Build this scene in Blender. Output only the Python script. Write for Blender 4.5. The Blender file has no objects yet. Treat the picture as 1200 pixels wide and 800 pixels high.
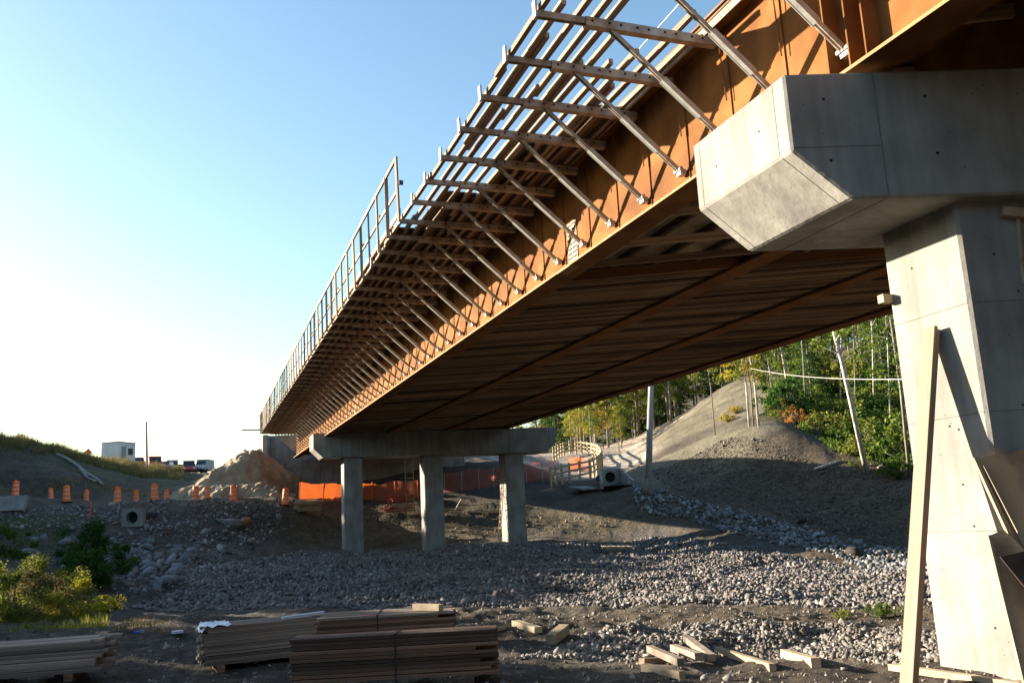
import bpy, bmesh, math, random
import numpy as np
from mathutils import Vector, Matrix, noise
random.seed(7); rng=np.random.default_rng(7)
sc=bpy.context.scene; COL=sc.collection
V=Vector; PI=math.pi
# ------------------------------------------------------------------ camera
YAW,PIT,ROL,FPX=.3354,.1951,-.0498,1047.16
def cam_axes():
    cy,sy,cp,sp=math.cos(YAW),math.sin(YAW),math.cos(PIT),math.sin(PIT)
    F=np.array([sy*cp,cy*cp,sp]); R=np.array([cy,-sy,0.]); U=np.cross(R,F)
    cr,sr=math.cos(ROL),math.sin(ROL)
    return R*cr+U*sr,-R*sr+U*cr,F
CR,CU,CF=cam_axes()
cd=bpy.data.cameras.new('camera'); cam=bpy.data.objects.new('camera',cd); COL.objects.link(cam)
cd.sensor_width=36; cd.lens=FPX/1200*36; cd.clip_start=.1; cd.clip_end=3000
cam.matrix_world=Matrix(((CR[0],CU[0],-CF[0],0),(CR[1],CU[1],-CF[1],0),(CR[2],CU[2],-CF[2],0),(0,0,0,1)))
sc.camera=cam
def ray(x,y): return CF+CR*(x-600)/FPX-CU*(y-400)/FPX
def atd(x,y,d): return ray(x,y)*d                       # point at depth d
def atz(x,y,z): r=ray(x,y); return r*z/r[2]             # point at height z
# ------------------------------------------------------------------ light
SUN=V((-1,.8,.335)).normalized()
EL=math.asin(SUN.z); AZ=math.atan2(SUN.x,SUN.y)
w=bpy.data.worlds.new('World'); sc.world=w; w.use_nodes=True
wn=w.node_tree; bg=wn.nodes['Background']
sk=wn.nodes.new('ShaderNodeTexSky'); sk.sky_type='NISHITA'; sk.sun_disc=False
sk.sun_elevation=EL; sk.sun_rotation=AZ; sk.air_density=1.3; sk.dust_density=.9; sk.ozone_density=2.0
hs=wn.nodes.new('ShaderNodeHueSaturation'); hs.inputs['Saturation'].default_value=1.12; wn.links.new(sk.outputs[0],hs.inputs['Color']); wn.links.new(hs.outputs[0],bg.inputs[0]); bg.inputs[1].default_value=.075
sl=bpy.data.lights.new('sun','SUN'); so=bpy.data.objects.new('sun',sl); COL.objects.link(so)
sl.energy=5.0; sl.angle=math.radians(.5); sl.color=(1,.88,.70)
so.rotation_euler=SUN.to_track_quat('Z','Y').to_euler(); so.location=(-40,30,40)
sc.view_settings.view_transform='Standard'; sc.view_settings.look='None'; sc.view_settings.gamma=1
sc.view_settings.exposure=2.05
sc.cycles.max_bounces=6; sc.cycles.diffuse_bounces=3; sc.cycles.transparent_max_bounces=12

# ------------------------------------------------------------------ materials
def mat(name,c1,c2=None,scale=4,rough=.85,bump=.3,bscale=None,metal=0,rnd=0,detail=6,stretch=None,stain=None,lo=.35,hi=.65):
    m=bpy.data.materials.new(name); m.use_nodes=True; n=m.node_tree.nodes; l=m.node_tree.links
    b=n['Principled BSDF']; b.inputs['Roughness'].default_value=rough; b.inputs['Metallic'].default_value=metal
    tc=n.new('ShaderNodeTexCoord'); mp=n.new('ShaderNodeMapping'); l.new(tc.outputs['Object'],mp.inputs[0])
    if stretch: mp.inputs['Scale'].default_value=stretch
    t=n.new('ShaderNodeTexNoise'); t.inputs['Scale'].default_value=scale; t.inputs['Detail'].default_value=detail
    l.new(mp.outputs[0],t.inputs['Vector'])
    r=n.new('ShaderNodeValToRGB'); r.color_ramp.elements[0].position=lo; r.color_ramp.elements[1].position=hi
    c2=c2 or tuple(x*.7 for x in c1)
    r.color_ramp.elements[0].color=(*c2,1); r.color_ramp.elements[1].color=(*c1,1)
    l.new(t.outputs[0],r.inputs[0]); out=r.outputs[0]
    if stain:
        t2=n.new('ShaderNodeTexNoise'); t2.inputs['Scale'].default_value=stain[1]; t2.inputs['Detail'].default_value=5
        m2=n.new('ShaderNodeMapping'); m2.inputs['Scale'].default_value=stain[3] if len(stain)>3 else (1,1,1)
        l.new(tc.outputs['Object'],m2.inputs[0]); l.new(m2.outputs[0],t2.inputs['Vector'])
        rr=n.new('ShaderNodeMapRange'); rr.inputs[1].default_value=.5; rr.inputs[2].default_value=.72; rr.inputs[4].default_value=stain[2]
        l.new(t2.outputs[0],rr.inputs[0])
        mx=n.new('ShaderNodeMix'); mx.data_type='RGBA'; l.new(rr.outputs[0],mx.inputs[0]); l.new(out,mx.inputs[6]); mx.inputs[7].default_value=(*stain[0],1); out=mx.outputs[2]
    if rnd:
        oi=n.new('ShaderNodeObjectInfo'); hs=n.new('ShaderNodeHueSaturation')
        mr=n.new('ShaderNodeMapRange'); mr.inputs[3].default_value=1-rnd; mr.inputs[4].default_value=1+rnd
        l.new(oi.outputs['Random'],mr.inputs[0]); l.new(mr.outputs[0],hs.inputs['Value']); l.new(out,hs.inputs['Color']); out=hs.outputs[0]
    l.new(out,b.inputs['Base Color'])
    if bump:
        bt=n.new('ShaderNodeTexNoise'); bt.inputs['Scale'].default_value=bscale or scale*4; bt.inputs['Detail'].default_value=5
        l.new(mp.outputs[0],bt.inputs['Vector']); bn=n.new('ShaderNodeBump'); bn.inputs['Strength'].default_value=bump; bn.inputs['Distance'].default_value=.02
        l.new(bt.outputs[0],bn.inputs['Height']); l.new(bn.outputs[0],b.inputs['Normal'])
    return m
M={}
M['conc']=mat('concrete',(.325,.31,.275),(.20,.19,.175),1.4,.9,.4,11,detail=9,lo=.3,hi=.7,stain=((.19,.175,.155),.9,.75,(2.2,2.2,.28)))
M['conc_d']=mat('concrete_joint',(.17,.16,.15),None,5,.95,.1)
M['hole']=mat('tie_hole_dark',(.02,.02,.02),None,5,1,0)
M['rust']=mat('weathering_steel',(.24,.108,.033),(.15,.060,.018),1.6,.72,.25,30,stain=((.10,.038,.018),.8,.6,(1,.35,1.6)))
M['rust_e']=mat('steel_edge',(.34,.19,.075),(.26,.13,.05),3,.6,.1)
M['brk']=mat('bracket_metal',(.46,.42,.36),(.30,.24,.18),6,.55,.2,30,metal=.2,rnd=.15,stain=((.20,.12,.07),4,.65))
M['plate']=mat('galvanised_plate',(.50,.49,.46),(.38,.36,.33),8,.45,.1,metal=.35)
M['timb']=mat('weathered_timber',(.34,.25,.17),(.20,.13,.085),3,.85,.3,20,rnd=.3,stretch=(1,1,1))
M['timb_l']=mat('fresh_timber',(.40,.31,.20),(.27,.20,.125),3,.8,.3,20,rnd=.2)
M['plank']=mat('leaning_plank_timber',(.33,.27,.19),(.21,.16,.11),2.2,.85,.5,16,stretch=(3,3,.35),stain=((.17,.13,.09),5,.7,(2,2,.3)))
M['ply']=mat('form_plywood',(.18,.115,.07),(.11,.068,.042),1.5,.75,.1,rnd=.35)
M['joist']=mat('platform_joist',(.38,.25,.15),(.19,.12,.075),2,.85,.2,rnd=.75)
M['lum']=mat('lumber_brown',(.23,.12,.068),(.12,.062,.038),2.5,.9,.5,18,rnd=.6,stretch=(.25,1,1),stain=((.30,.24,.18),3,.35))
M['lumg']=mat('lumber_grey',(.34,.27,.21),(.16,.11,.078),2.5,.9,.5,18,rnd=.5,stretch=(.3,1,1))
M['wrap']=mat('plastic_wrap',(.62,.66,.72),(.45,.49,.55),6,.35,.5,12)
M['black']=mat('black_strap',(.02,.02,.02),None,5,.5,0)
M['splice']=mat('splice_steel',(.27,.15,.075),(.20,.11,.055),6,.6,.1)
M['mud']=mat('dark_mud',(.045,.035,.026),(.03,.024,.018),6,.95,.5)
M['rock']=mat('grey_rock',(.20,.18,.165),(.12,.11,.10),5,.9,.5,14,rnd=.35)
M['blue_rock']=mat('blue_grey_rock',(.21,.215,.22),(.12,.125,.13),4,.9,.5,12,rnd=.35)
M['orange']=mat('orange_plastic',(.78,.13,.025),(.66,.10,.02),6,.5,.05)
M['drum']=mat('drum_orange',(.95,.20,.035),(.85,.15,.025),6,.45,.05)
M['band']=mat('drum_band',(.68,.64,.60),(.58,.54,.50),6,.45,.05)
M['white']=mat('white_reflective',(.78,.76,.72),(.66,.64,.60),6,.45,.05)
M['bark']=mat('bark_grey',(.27,.235,.19),(.13,.105,.08),6,.95,.5,18,stretch=(1,1,.3))
M['birch']=mat('bark_birch',(.60,.55,.47),(.28,.24,.19),5,.85,.3,18,stretch=(1,1,.6))
M['pole']=mat('pole_wood',(.33,.32,.30),(.23,.22,.21),4,.9,.3,16,stretch=(1,1,.15))
M['cmet']=mat('dark_metal',(.05,.05,.05),None,4,.4,0,metal=.6)
M['tyre']=mat('tyre_rubber',(.02,.02,.02),None,4,.8,0)
M['glass']=mat('vehicle_glass',(.03,.04,.05),None,4,.08,0)
M['trail']=mat('trailer_white',(.62,.63,.64),(.52,.53,.54),3,.6,.05)
M['sand']=mat('sand_pile',(.33,.255,.165),(.24,.18,.11),1.2,.95,.8,5,stain=((.16,.11,.07),.7,.5))
M['fence']=mat('fence_timber',(.38,.30,.17),(.27,.20,.11),3,.85,.2,rnd=.15)
M['redp']=mat('red_painted_wood',(.36,.07,.035),(.24,.05,.03),4,.7,.2,rnd=.4)
M['blue']=mat('blue_plastic',(.05,.13,.55),None,5,.4,0)
M['wht']=mat('white_cable',(.72,.70,.64),None,5,.5,0)

for k_ in ('rust','rust_e','conc','joist','ply'): M[k_].node_tree.nodes['Principled BSDF'].inputs['Specular IOR Level'].default_value=.12
M['rust'].node_tree.nodes['Principled BSDF'].inputs['Roughness'].default_value=.85
def pits(m):
    n=m.node_tree.nodes; l=m.node_tree.links; b=n['Principled BSDF']; src=b.inputs['Base Color'].links[0].from_socket
    tc=n.new('ShaderNodeTexCoord'); v=n.new('ShaderNodeTexVoronoi'); v.inputs['Scale'].default_value=9; l.new(tc.outputs['Object'],v.inputs['Vector'])
    v2=n.new('ShaderNodeTexWhiteNoise'); l.new(v.outputs['Position'],v2.inputs['Vector']); th=n.new('ShaderNodeMath'); th.operation='MULTIPLY'; th.inputs[1].default_value=.10; l.new(v2.outputs['Value'],th.inputs[0])
    lt=n.new('ShaderNodeMath'); lt.operation='LESS_THAN'; l.new(v.outputs['Distance'],lt.inputs[0]); l.new(th.outputs[0],lt.inputs[1])
    st=n.new('ShaderNodeTexNoise'); st.inputs['Scale'].default_value=2.2; st.inputs['Detail'].default_value=7; mp=n.new('ShaderNodeMapping'); mp.inputs['Scale'].default_value=(3,3,.22); l.new(tc.outputs['Object'],mp.inputs[0]); l.new(mp.outputs[0],st.inputs['Vector'])
    mr=n.new('ShaderNodeMapRange'); mr.inputs[1].default_value=.35; mr.inputs[2].default_value=.7; mr.inputs[3].default_value=1.06; mr.inputs[4].default_value=.83; l.new(st.outputs[0],mr.inputs[0])
    sc_=n.new('ShaderNodeVectorMath'); sc_.operation='SCALE'; l.new(src,sc_.inputs[0]); l.new(mr.outputs[0],sc_.inputs['Scale'])
    mx=n.new('ShaderNodeMix'); mx.data_type='RGBA'; l.new(lt.outputs[0],mx.inputs[0]); l.new(sc_.outputs[0],mx.inputs[6]); mx.inputs[7].default_value=(.10,.095,.085,1); l.new(mx.outputs[2],b.inputs['Base Color'])
pits(M['conc'])
def leafmat(name,cols,trans=.35):
    m=bpy.data.materials.new(name); m.use_nodes=True; n=m.node_tree.nodes; l=m.node_tree.links
    n.remove(n['Principled BSDF']); g=n.new('ShaderNodeNewGeometry'); oi=n.new('ShaderNodeObjectInfo')
    ad=n.new('ShaderNodeMath'); ad.operation='MULTIPLY_ADD'; ad.inputs[1].default_value=.62; 
    ml=n.new('ShaderNodeMath'); ml.operation='MULTIPLY'; ml.inputs[1].default_value=.38
    l.new(oi.outputs['Random'],ml.inputs[0]); l.new(g.outputs['Random Per Island'],ad.inputs[0]); l.new(ml.outputs[0],ad.inputs[2])
    r=n.new('ShaderNodeValToRGB'); e=r.color_ramp.elements; e[0].position=0; e[0].color=(*cols[0],1); e[1].position=1; e[1].color=(*cols[-1],1)
    for i,c in enumerate(cols[1:-1]): x=e.new((i+1)/(len(cols)-1)); x.color=(*c,1)
    l.new(ad.outputs[0],r.inputs[0])
    d=n.new('ShaderNodeBsdfDiffuse'); t=n.new('ShaderNodeBsdfTranslucent'); mx=n.new('ShaderNodeMixShader'); mx.inputs[0].default_value=trans
    l.new(r.outputs[0],d.inputs[0]); l.new(r.outputs[0],t.inputs[0]); l.new(d.outputs[0],mx.inputs[1]); l.new(t.outputs[0],mx.inputs[2])
    l.new(mx.outputs[0],n['Material Output'].inputs[0]); return m
M['lf_green']=leafmat('leaves_green',[(.04,.08,.016),(.075,.125,.024),(.13,.18,.032),(.20,.22,.045)])
M['lf_dark']=leafmat('needles_dark',[(.02,.05,.015),(.035,.08,.02),(.06,.115,.026),(.09,.14,.035)],.25)
M['lf_yel']=leafmat('leaves_yellow',[(.13,.18,.02),(.28,.28,.035),(.45,.34,.045),(.50,.32,.06)])
M['lf_yg']=leafmat('leaves_yellow_green',[(.09,.125,.022),(.15,.18,.035),(.23,.235,.05),(.31,.28,.07)])
M['lf_org']=leafmat('leaves_orange',[(.16,.13,.03),(.33,.20,.05),(.42,.18,.05),(.38,.13,.05)])
M['lf_dry']=leafmat('grass_dry',[(.07,.065,.03),(.13,.11,.045),(.20,.16,.07),(.27,.21,.10)])
def netmat(name,col,fill):
    m=bpy.data.materials.new(name); m.use_nodes=True; n=m.node_tree.nodes; l=m.node_tree.links
    b=n['Principled BSDF']; b.inputs['Base Color'].default_value=(*col,1); b.inputs['Roughness'].default_value=.55
    tl=n.new('ShaderNodeBsdfTranslucent'); tl.inputs[0].default_value=(*col,1)
    m1=n.new('ShaderNodeMixShader'); m1.inputs[0].default_value=.45; l.new(b.outputs[0],m1.inputs[1]); l.new(tl.outputs[0],m1.inputs[2])
    tc=n.new('ShaderNodeUVMap'); vo=n.new('ShaderNodeTexVoronoi'); vo.inputs['Scale'].default_value=16; vo.feature='DISTANCE_TO_EDGE'; vo.inputs['Randomness'].default_value=.25
    l.new(tc.outputs[0],vo.inputs['Vector']); gt=n.new('ShaderNodeMath'); gt.operation='GREATER_THAN'; gt.inputs[1].default_value=fill
    l.new(vo.outputs['Distance'],gt.inputs[0]); tr=n.new('ShaderNodeBsdfTransparent'); m2=n.new('ShaderNodeMixShader')
    l.new(gt.outputs[0],m2.inputs[0]); l.new(m1.outputs[0],m2.inputs[1]); l.new(tr.outputs[0],m2.inputs[2]); l.new(m2.outputs[0],n['Material Output'].inputs[0]); return m
M['net']=netmat('orange_netting',(.75,.16,.03),.14)
M['net2']=netmat('orange_netting_thin',(.60,.12,.05),.09)

# ------------------------------------------------------------------ builders
def tag(o,label=None,cat=None,group=None,kind=None):
    if label: o['label']=label
    if cat: o['category']=cat
    if group: o['group']=group
    if kind: o['kind']=kind
    return o
def mesh(name,vs,fs,m=None,smooth=False):
    me=bpy.data.meshes.new(name); me.from_pydata([tuple(v) for v in vs],[],fs); me.update()
    if m: me.materials.append(M[m] if isinstance(m,str) else m)
    if smooth: me.polygons.foreach_set('use_smooth',[True]*len(me.polygons))
    return me
def npmesh(name,vs,fs,m,smooth=False):
    me=bpy.data.meshes.new(name); vs=np.asarray(vs,dtype=np.float32); fs=np.asarray(fs,dtype=np.int32); k=fs.shape[1]
    me.vertices.add(len(vs)); me.vertices.foreach_set('co',vs.ravel()); me.loops.add(fs.size); me.loops.foreach_set('vertex_index',fs.ravel())
    me.polygons.add(len(fs)); me.polygons.foreach_set('loop_start',np.arange(0,fs.size,k,dtype=np.int32)); me.polygons.foreach_set('loop_total',np.full(len(fs),k,dtype=np.int32))
    if smooth: me.polygons.foreach_set('use_smooth',np.ones(len(fs),dtype=bool))
    me.update(calc_edges=True); me.materials.append(M[m] if isinstance(m,str) else m); return me
def ob(name,data,parent=None,loc=None):
    o=bpy.data.objects.new(name,data); COL.objects.link(o)
    if parent is not None: o.parent=parent
    if loc is not None: o.location=loc
    return o
CUB=[(-.5,-.5,-.5),(.5,-.5,-.5),(.5,.5,-.5),(-.5,.5,-.5),(-.5,-.5,.5),(.5,-.5,.5),(.5,.5,.5),(-.5,.5,.5)]
CF6=[(0,3,2,1),(4,5,6,7),(0,1,5,4),(1,2,6,5),(2,3,7,6),(3,0,4,7)]
_cubes={}
def cube(m):
    if m not in _cubes: _cubes[m]=mesh('block_'+m,CUB,CF6,m)
    return _cubes[m]
class MB:
    def __init__(s): s.v=[]; s.f=[]
    def add(s,vs,fs):
        k=len(s.v); s.v+= [tuple(v) for v in vs]; s.f+=[tuple(i+k for i in f) for f in fs]; return s
    def box(s,c,d,R=None):
        R=R or Matrix.Identity(3); c=V(c); return s.add([c+R@V((p[0]*d[0],p[1]*d[1],p[2]*d[2])) for p in CUB],CF6)
    def beam(s,p,q,w,h,up=(0,0,1)):
        c,R,L=frame(p,q,up); return s.box(c,(w,h,L),R)
    def tube(s,pts,r,n=8,cap=True):
        pts=[V(p) for p in pts]; rs=r if isinstance(r,(list,tuple)) else [r]*len(pts); k=len(s.v); u=None
        for i,p in enumerate(pts):
            d=(pts[min(i+1,len(pts)-1)]-pts[max(i-1,0)]).normalized()
            if u is None: u=d.orthogonal().normalized()
            u=(u-d*u.dot(d)).normalized(); w_=d.cross(u)
            for j in range(n): a=2*PI*j/n; s.v.append(tuple(p+(u*math.cos(a)+w_*math.sin(a))*rs[i]))
        for i in range(len(pts)-1):
            for j in range(n): j2=(j+1)%n; s.f.append((k+i*n+j,k+i*n+j2,k+(i+1)*n+j2,k+(i+1)*n+j))
        if cap: s.f.append(tuple(k+j for j in range(n))[::-1]); s.f.append(tuple(k+(len(pts)-1)*n+j for j in range(n)))
        return s
    def prism(s,prof,vec):
        n=len(prof); vec=V(vec); vs=[V(p) for p in prof]+[V(p)+vec for p in prof]
        return s.add(vs,[tuple(range(n))[::-1],tuple(range(n,2*n))]+[(i,(i+1)%n,n+(i+1)%n,n+i) for i in range(n)])
def frame(p,q,up=(0,0,1)):
    p=V(p);q=V(q); z=(q-p); L=z.length; z.normalize(); up=V(up)
    x=up.cross(z); 
    if x.length<1e-4: x=V((1,0,0)).cross(z)
    x.normalize(); y=z.cross(x); R=Matrix((x,y,z)).transposed(); return (p+q)/2,R,L
def fixn(me):
    b=bmesh.new(); b.from_mesh(me); bmesh.ops.recalc_face_normals(b,faces=b.faces); b.to_mesh(me); b.free(); return me
class T:
    """a thing: an empty at its base; its parts are given in world coordinates"""
    def __init__(s,name,label,cat,loc,group=None,kind=None):
        s.loc=V(loc); s.o=bpy.data.objects.new(name,None); COL.objects.link(s.o); s.o.location=s.loc; s.o.empty_display_size=.2
        tag(s.o,label,cat,group,kind)
    def box(s,name,c,d,m,R=None,par=None):
        o=ob(name,cube(m)); Rm=(R or Matrix.Identity(3)).to_4x4(); 
        Mx=Matrix.Translation(V(c)-s.loc)@Rm@Matrix.Diagonal((*d,1)); o.parent=par or s.o
        if par is not None: o.matrix_parent_inverse=par.matrix_basis.inverted()
        o.matrix_basis=Mx; return o
    def beam(s,name,p,q,w,h,m,up=(0,0,1),par=None):
        p=V(p);q=V(q)
        c,R,L=frame(p,q,up); return s.box(name,c,(w,h,L),m,R,par)
    def mb(s,name,b,m,smooth=False,par=None,bevel=0):
        me=fixn(mesh(name,[V(v)-s.loc for v in b.v],b.f,m,smooth)); o=ob(name,me,par or s.o)
        if par is not None: o.matrix_parent_inverse=par.matrix_basis.inverted()
        if bevel:
            md=o.modifiers.new('bevel','BEVEL'); md.width=bevel; md.segments=1
        return o
def solo(name,b,m,label,cat,loc,group=None,smooth=False,kind=None):
    loc=V(loc); o=ob(name,fixn(mesh(name,[V(v)-loc for v in b.v],b.f,m,smooth)),None,loc); return tag(o,label,cat,group,kind)
def copy_tree(o,par=None):
    c=o.copy(); COL.objects.link(c); 
    if par is not None: c.parent=par
    for ch in list(o.children): copy_tree(ch,c)
    return c

# ------------------------------------------------------------------ terrain
COLS={'D':(.080,.060,.040),'K':(.062,.048,.036),'G':(.115,.092,.058),'S':(.125,.108,.075),'P':(.40,.33,.27),'V':(.07,.058,.03),'F':(.05,.045,.025),'B':(.10,.085,.07),'N':(.12,.10,.08)}
CP=[]
def c(k,x,y,z=None,d=None):
    p=atz(x,y,z) if z is not None else atd(x,y,d); CP.append((p[0],p[1],p[2],k))
def rw(k,x,y,z): CP.append((x,y,z,k))
for a in ((0,0,-1.75),(-5,5,-1.8),(5,3,-1.8),(12,2,-1.85),(0,-15,-1.8),(20,-15,-1.8),(-20,-12,-1.0),(18,6,-1.9)): rw('K',*a)
for a in ((0,800,-1.8),(300,800,-1.8),(600,800,-1.8),(900,800,-1.88),(1150,796,-1.92),(0,745,-1.92),(200,738,-1.92)): c('K',a[0],a[1],z=a[2])
for a in ((400,728,-1.98),(600,735,-1.98)): c('K',a[0],a[1],z=a[2])
for a in ((800,745,-1.98),(1000,740,-2.08),(800,765,-1.95),(1000,765,-2.0)): c('N',a[0],a[1],z=a[2])
for a in ((780,726,-2.0),(950,724,-2.05),(1060,722,-2.1),(680,722,-2.0)): c('D',a[0],a[1],z=a[2])
for a in ((250,716,-2.6),(600,712,-2.5),(900,710,-2.6),(1060,710,-2.7),(420,713,-2.55)): c('B',a[0],a[1],z=a[2])
for a in ((250,682,36),(430,680,37),(600,676,38),(760,676,37),(900,680,34),(1060,685,31),(300,660,44)): c('B',a[0],a[1],d=a[2])
for a in ((405,643,56.5),(500,639,55.5),(600,635,54.5),(420,648,53),(600,641,51),(760,633,53),(900,642,46),(1050,668,38),(240,650,46)): c('B',a[0],a[1],d=a[2])
# left bank with boulders, up to the drum terrace
for a in ((200,695,33),(150,660,40),(230,660,43),(50,660,40),(0,655,41),(60,735,21.5),(20,700,30),(100,700,31)): c('K',a[0],a[1],d=a[2])
for a in ((150,625,47),(60,620,48),(0,605,51),(240,625,50),(300,628,52),(320,612,56)): c('K',a[0],a[1],d=a[2])
for a in ((150,592,54),(60,592,54),(0,592,54),(250,591,56),(330,590,57.5),(30,588,57),(200,587,58),(290,586,60),(334,586,61)): c('D',a[0],a[1],d=a[2])
for a in ((30,584,66),(100,583,67),(200,582,70),(250,581,69),(150,583,66)): c('D',a[0],a[1],d=a[2])
for a in ((400,603,61.5),(450,604,61.5),(550,602,61),(450,620,59),(550,620,58),(360,606,60),(370,625,56),(700,612,57),(650,602,60),(745,603,57)): c('G',a[0],a[1],d=a[2])
for a in ((400,588,64),(480,585,64),(350,585,64),(550,590,64),(345,580,70),(480,578,70),(540,575,68),(580,570,69),(620,563,71),(530,556,72.5),(580,550,73),(615,545,75)): c('K',a[0],a[1],d=a[2])
for a in ((640,592,63),(700,585,61.5),(660,568,68),(690,572,66),(740,578,61)): c('D',a[0],a[1],d=a[2])
for a in ((700,549,82),(748,531,101),(700,528,108),(650,543,96),(620,550,86),(670,555,76),(740,528,108),(720,540,92)): c('P',a[0],a[1],d=a[2])
for a in ((715,533,100),(736,543,89),(682,560,73),(722,553,80)): c('P',a[0],a[1],d=a[2])
for a in ((752,549,80),(775,538,84),(790,525,86)): c('K',a[0],a[1],d=a[2])
for a in ((800,505,92),(850,465,98),(800,490,98),(755,519,106),(860,448,104),(930,424,108),(880,450,98),(915,460,88)): c('S',a[0],a[1],d=a[2])
for a in ((765,550,67),(800,530,68.5),(840,512,67),(885,501,64),(800,553,64),(850,540,62),(780,560,62)): c('S',a[0],a[1],d=a[2])
for a in ((950,418,110),(895,440,106),(820,485,99),(780,505,98),(840,478,95)): c('S',a[0],a[1],d=a[2])
for a in ((925,509,61),(960,541,57),(1010,555,54),(1060,560,52),(940,575,55),(1060,585,48),(870,575,57)): c('D',a[0],a[1],d=a[2])
for a in ((905,482,72),(925,478,74),(945,495,68),(975,512,65),(1020,530,61),(1000,500,68),(1060,500,66),(1060,450,78),(1000,450,82),(950,440,95),(1060,390,98),(960,470,80)): c('F',a[0],a[1],d=a[2])
for a in ((820,600,53.5),(900,618,49.5),(980,638,45),(1055,655,41),(900,600,52),(1000,615,47.5),(1055,625,44.5),(760,585,58)): c('D',a[0],a[1],d=a[2])
for a in ((26,12,-2.3),(33,14,-1),(42,22,3),(60,20,9),(50,-10,6),(75,60,17),(110,60,24),(64,92,17),(95,115,24),(40,150,8),(60,200,14),(120,200,36),(50,126,7.5),(70,150,10),(76,128,12.5),(35,125,8),(20,60,1),(-5,-60,14),(20,-50,15),(-35,-40,14),(50,-40,15),(-60,0,12),(60,-70,22),(0,-90,24),(-70,-60,24),(-30,-22,5),(28,-28,6),(8,-34,7)): rw('F',*a)  # points behind the camera: unseen ridge added to cut the sky light
# left hill and the road behind the abutment
for a in ((0,513,79),(50,524,81),(100,540,84),(130,548,86),(180,556,92),(214,566,95)): c('V',a[0],a[1],d=a[2])
for a in ((0,548,70),(60,560,68),(100,566,69),(0,575,62),(150,572,72)): c('K',a[0],a[1],d=a[2])
for a in ((150,558,80),(180,572,78)): c('V',a[0],a[1],d=a[2])
for a in ((200,575,78),(207,570,90),(216,560,118),(225,555,135),(250,553,140),(190,556,130)): c('G',a[0],a[1],d=a[2])
for a in ((-12,110,8.8),(-22,120,9.4),(-60,110,12),(-30,100,10.5),(-80,200,12),(0,220,10)): rw('V',*a)
for a in ((12,95,8.2),(20,85,8.2),(2,160,9.4),(20,140,9.3),(28,88,7.8),(22,118,8.6)): rw('G',*a)
for a in ((4.4,79,4.6),(3.6,83,5.5),(9,76,3.1),(18,72,4.2),(24,70,5)): rw('D',*a)
for a in ((-20,30,3.0),(-20,45,3.2),(-20,60,5.2),(-22,75,9),(-12.5,30,-1),(-35,40,5),(-45,70,11),(-20,10,1.8),(-10,15,-1.6),(-12.5,45,1.0),(-8,28,-1.6)): rw('V',*a)
PX=np.array([p[:2] for p in CP]); PZ=np.array([p[2] for p in CP]); PC=np.array([COLS[p[3]] for p in CP])
def _phi(d2): return np.sqrt(d2+2.2**2)
_D=((PX[:,None]-PX[None])**2).sum(2); _N=len(PX)
_A=np.block([[_phi(_D)-np.eye(_N)*.35,np.ones((_N,1)),PX],[np.ones((1,_N)),np.zeros((1,3))],[PX.T,np.zeros((2,3))]])
_W=np.linalg.solve(_A,np.concatenate([PZ,[0,0,0]]))
def hv(x,y,colour=False):
    x=np.atleast_1d(np.asarray(x,float)); y=np.atleast_1d(np.asarray(y,float)); z=np.empty(len(x)); cc=np.empty((len(x),3))
    for i in range(0,len(x),20000):
        s=slice(i,i+20000); d2=(x[s,None]-PX[None,:,0])**2+(y[s,None]-PX[None,:,1])**2
        z[s]=_phi(d2)@_W[:_N]+_W[_N]+x[s]*_W[_N+1]+y[s]*_W[_N+2]
        if colour: wt=1/(d2+.6)**2; cc[s]=(wt@PC)/wt.sum(1,keepdims=True)
    return (z,cc) if colour else z
# value noise, vectorised
_G=rng.random((256,256))
def vn(x,y):
    xi=np.floor(x).astype(int); yi=np.floor(y).astype(int); fx=x-xi; fy=y-yi; fx=fx*fx*(3-2*fx); fy=fy*fy*(3-2*fy)
    g=lambda a,b:_G[a%256,b%256]
    return (g(xi,yi)*(1-fx)+g(xi+1,yi)*fx)*(1-fy)+(g(xi,yi+1)*(1-fx)+g(xi+1,yi+1)*fx)*fy-.5
def rough(x,y,r):
    far=np.clip((r-70)/60,0,1)
    return (.34*vn(x/3.1,y/3.1)+.20*vn(x/1.1+9,y/1.1)+.12*vn(x/.42+5,y/.42+3)+.07*vn(x/.17,y/.17))*np.clip((r-2)/14,.22,1)*(1-.3*far)
def H(x,y):
    x=np.atleast_1d(np.asarray(x,float)); y=np.atleast_1d(np.asarray(y,float))
    r=np.hypot(x,y); z=hv(x,y); return z+rough(x,y,r)*RM(x,y)
def RM(x,y):      # the road behind the abutment and the gravel path are smoother
    d=np.full(len(x),9e9)
    for p in CP:
        if p[3] in 'PS': d=np.minimum(d,(x-p[0])**2+(y-p[1])**2)
    return np.clip(.30+np.sqrt(d)/20,0,1)
def h1(x,y): return float(H(x,y)[0])
def hit(px,py):
    r=ray(px,py); t=np.geomspace(4,260,1500); z=H(r[0]*t,r[1]*t); b=np.nonzero(r[2]*t<z)[0]
    t0=t[b[0]] if len(b) else 260.; return V((r[0]*t0,r[1]*t0,float(H(r[0]*t0,r[1]*t0)[0])))
rr=np.concatenate([[.01],np.geomspace(1.5,420,520),[600,1500]])
an=np.radians(np.concatenate([np.arange(-180,-16,4.),np.arange(-16,54,.16),np.arange(54,180,4.)]))
RR,AA=np.meshgrid(rr,an,indexing='ij'); gx=(RR*np.sin(AA)).ravel(); gy=(RR*np.cos(AA)).ravel()
cl=np.minimum(1,260/np.maximum(RR.ravel(),1)); gz,gc=hv(gx*cl,gy*cl,True); gz=np.clip(gz,-3.4,60); gz+=rough(gx,gy,RR.ravel())*RM(gx,gy)
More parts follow.
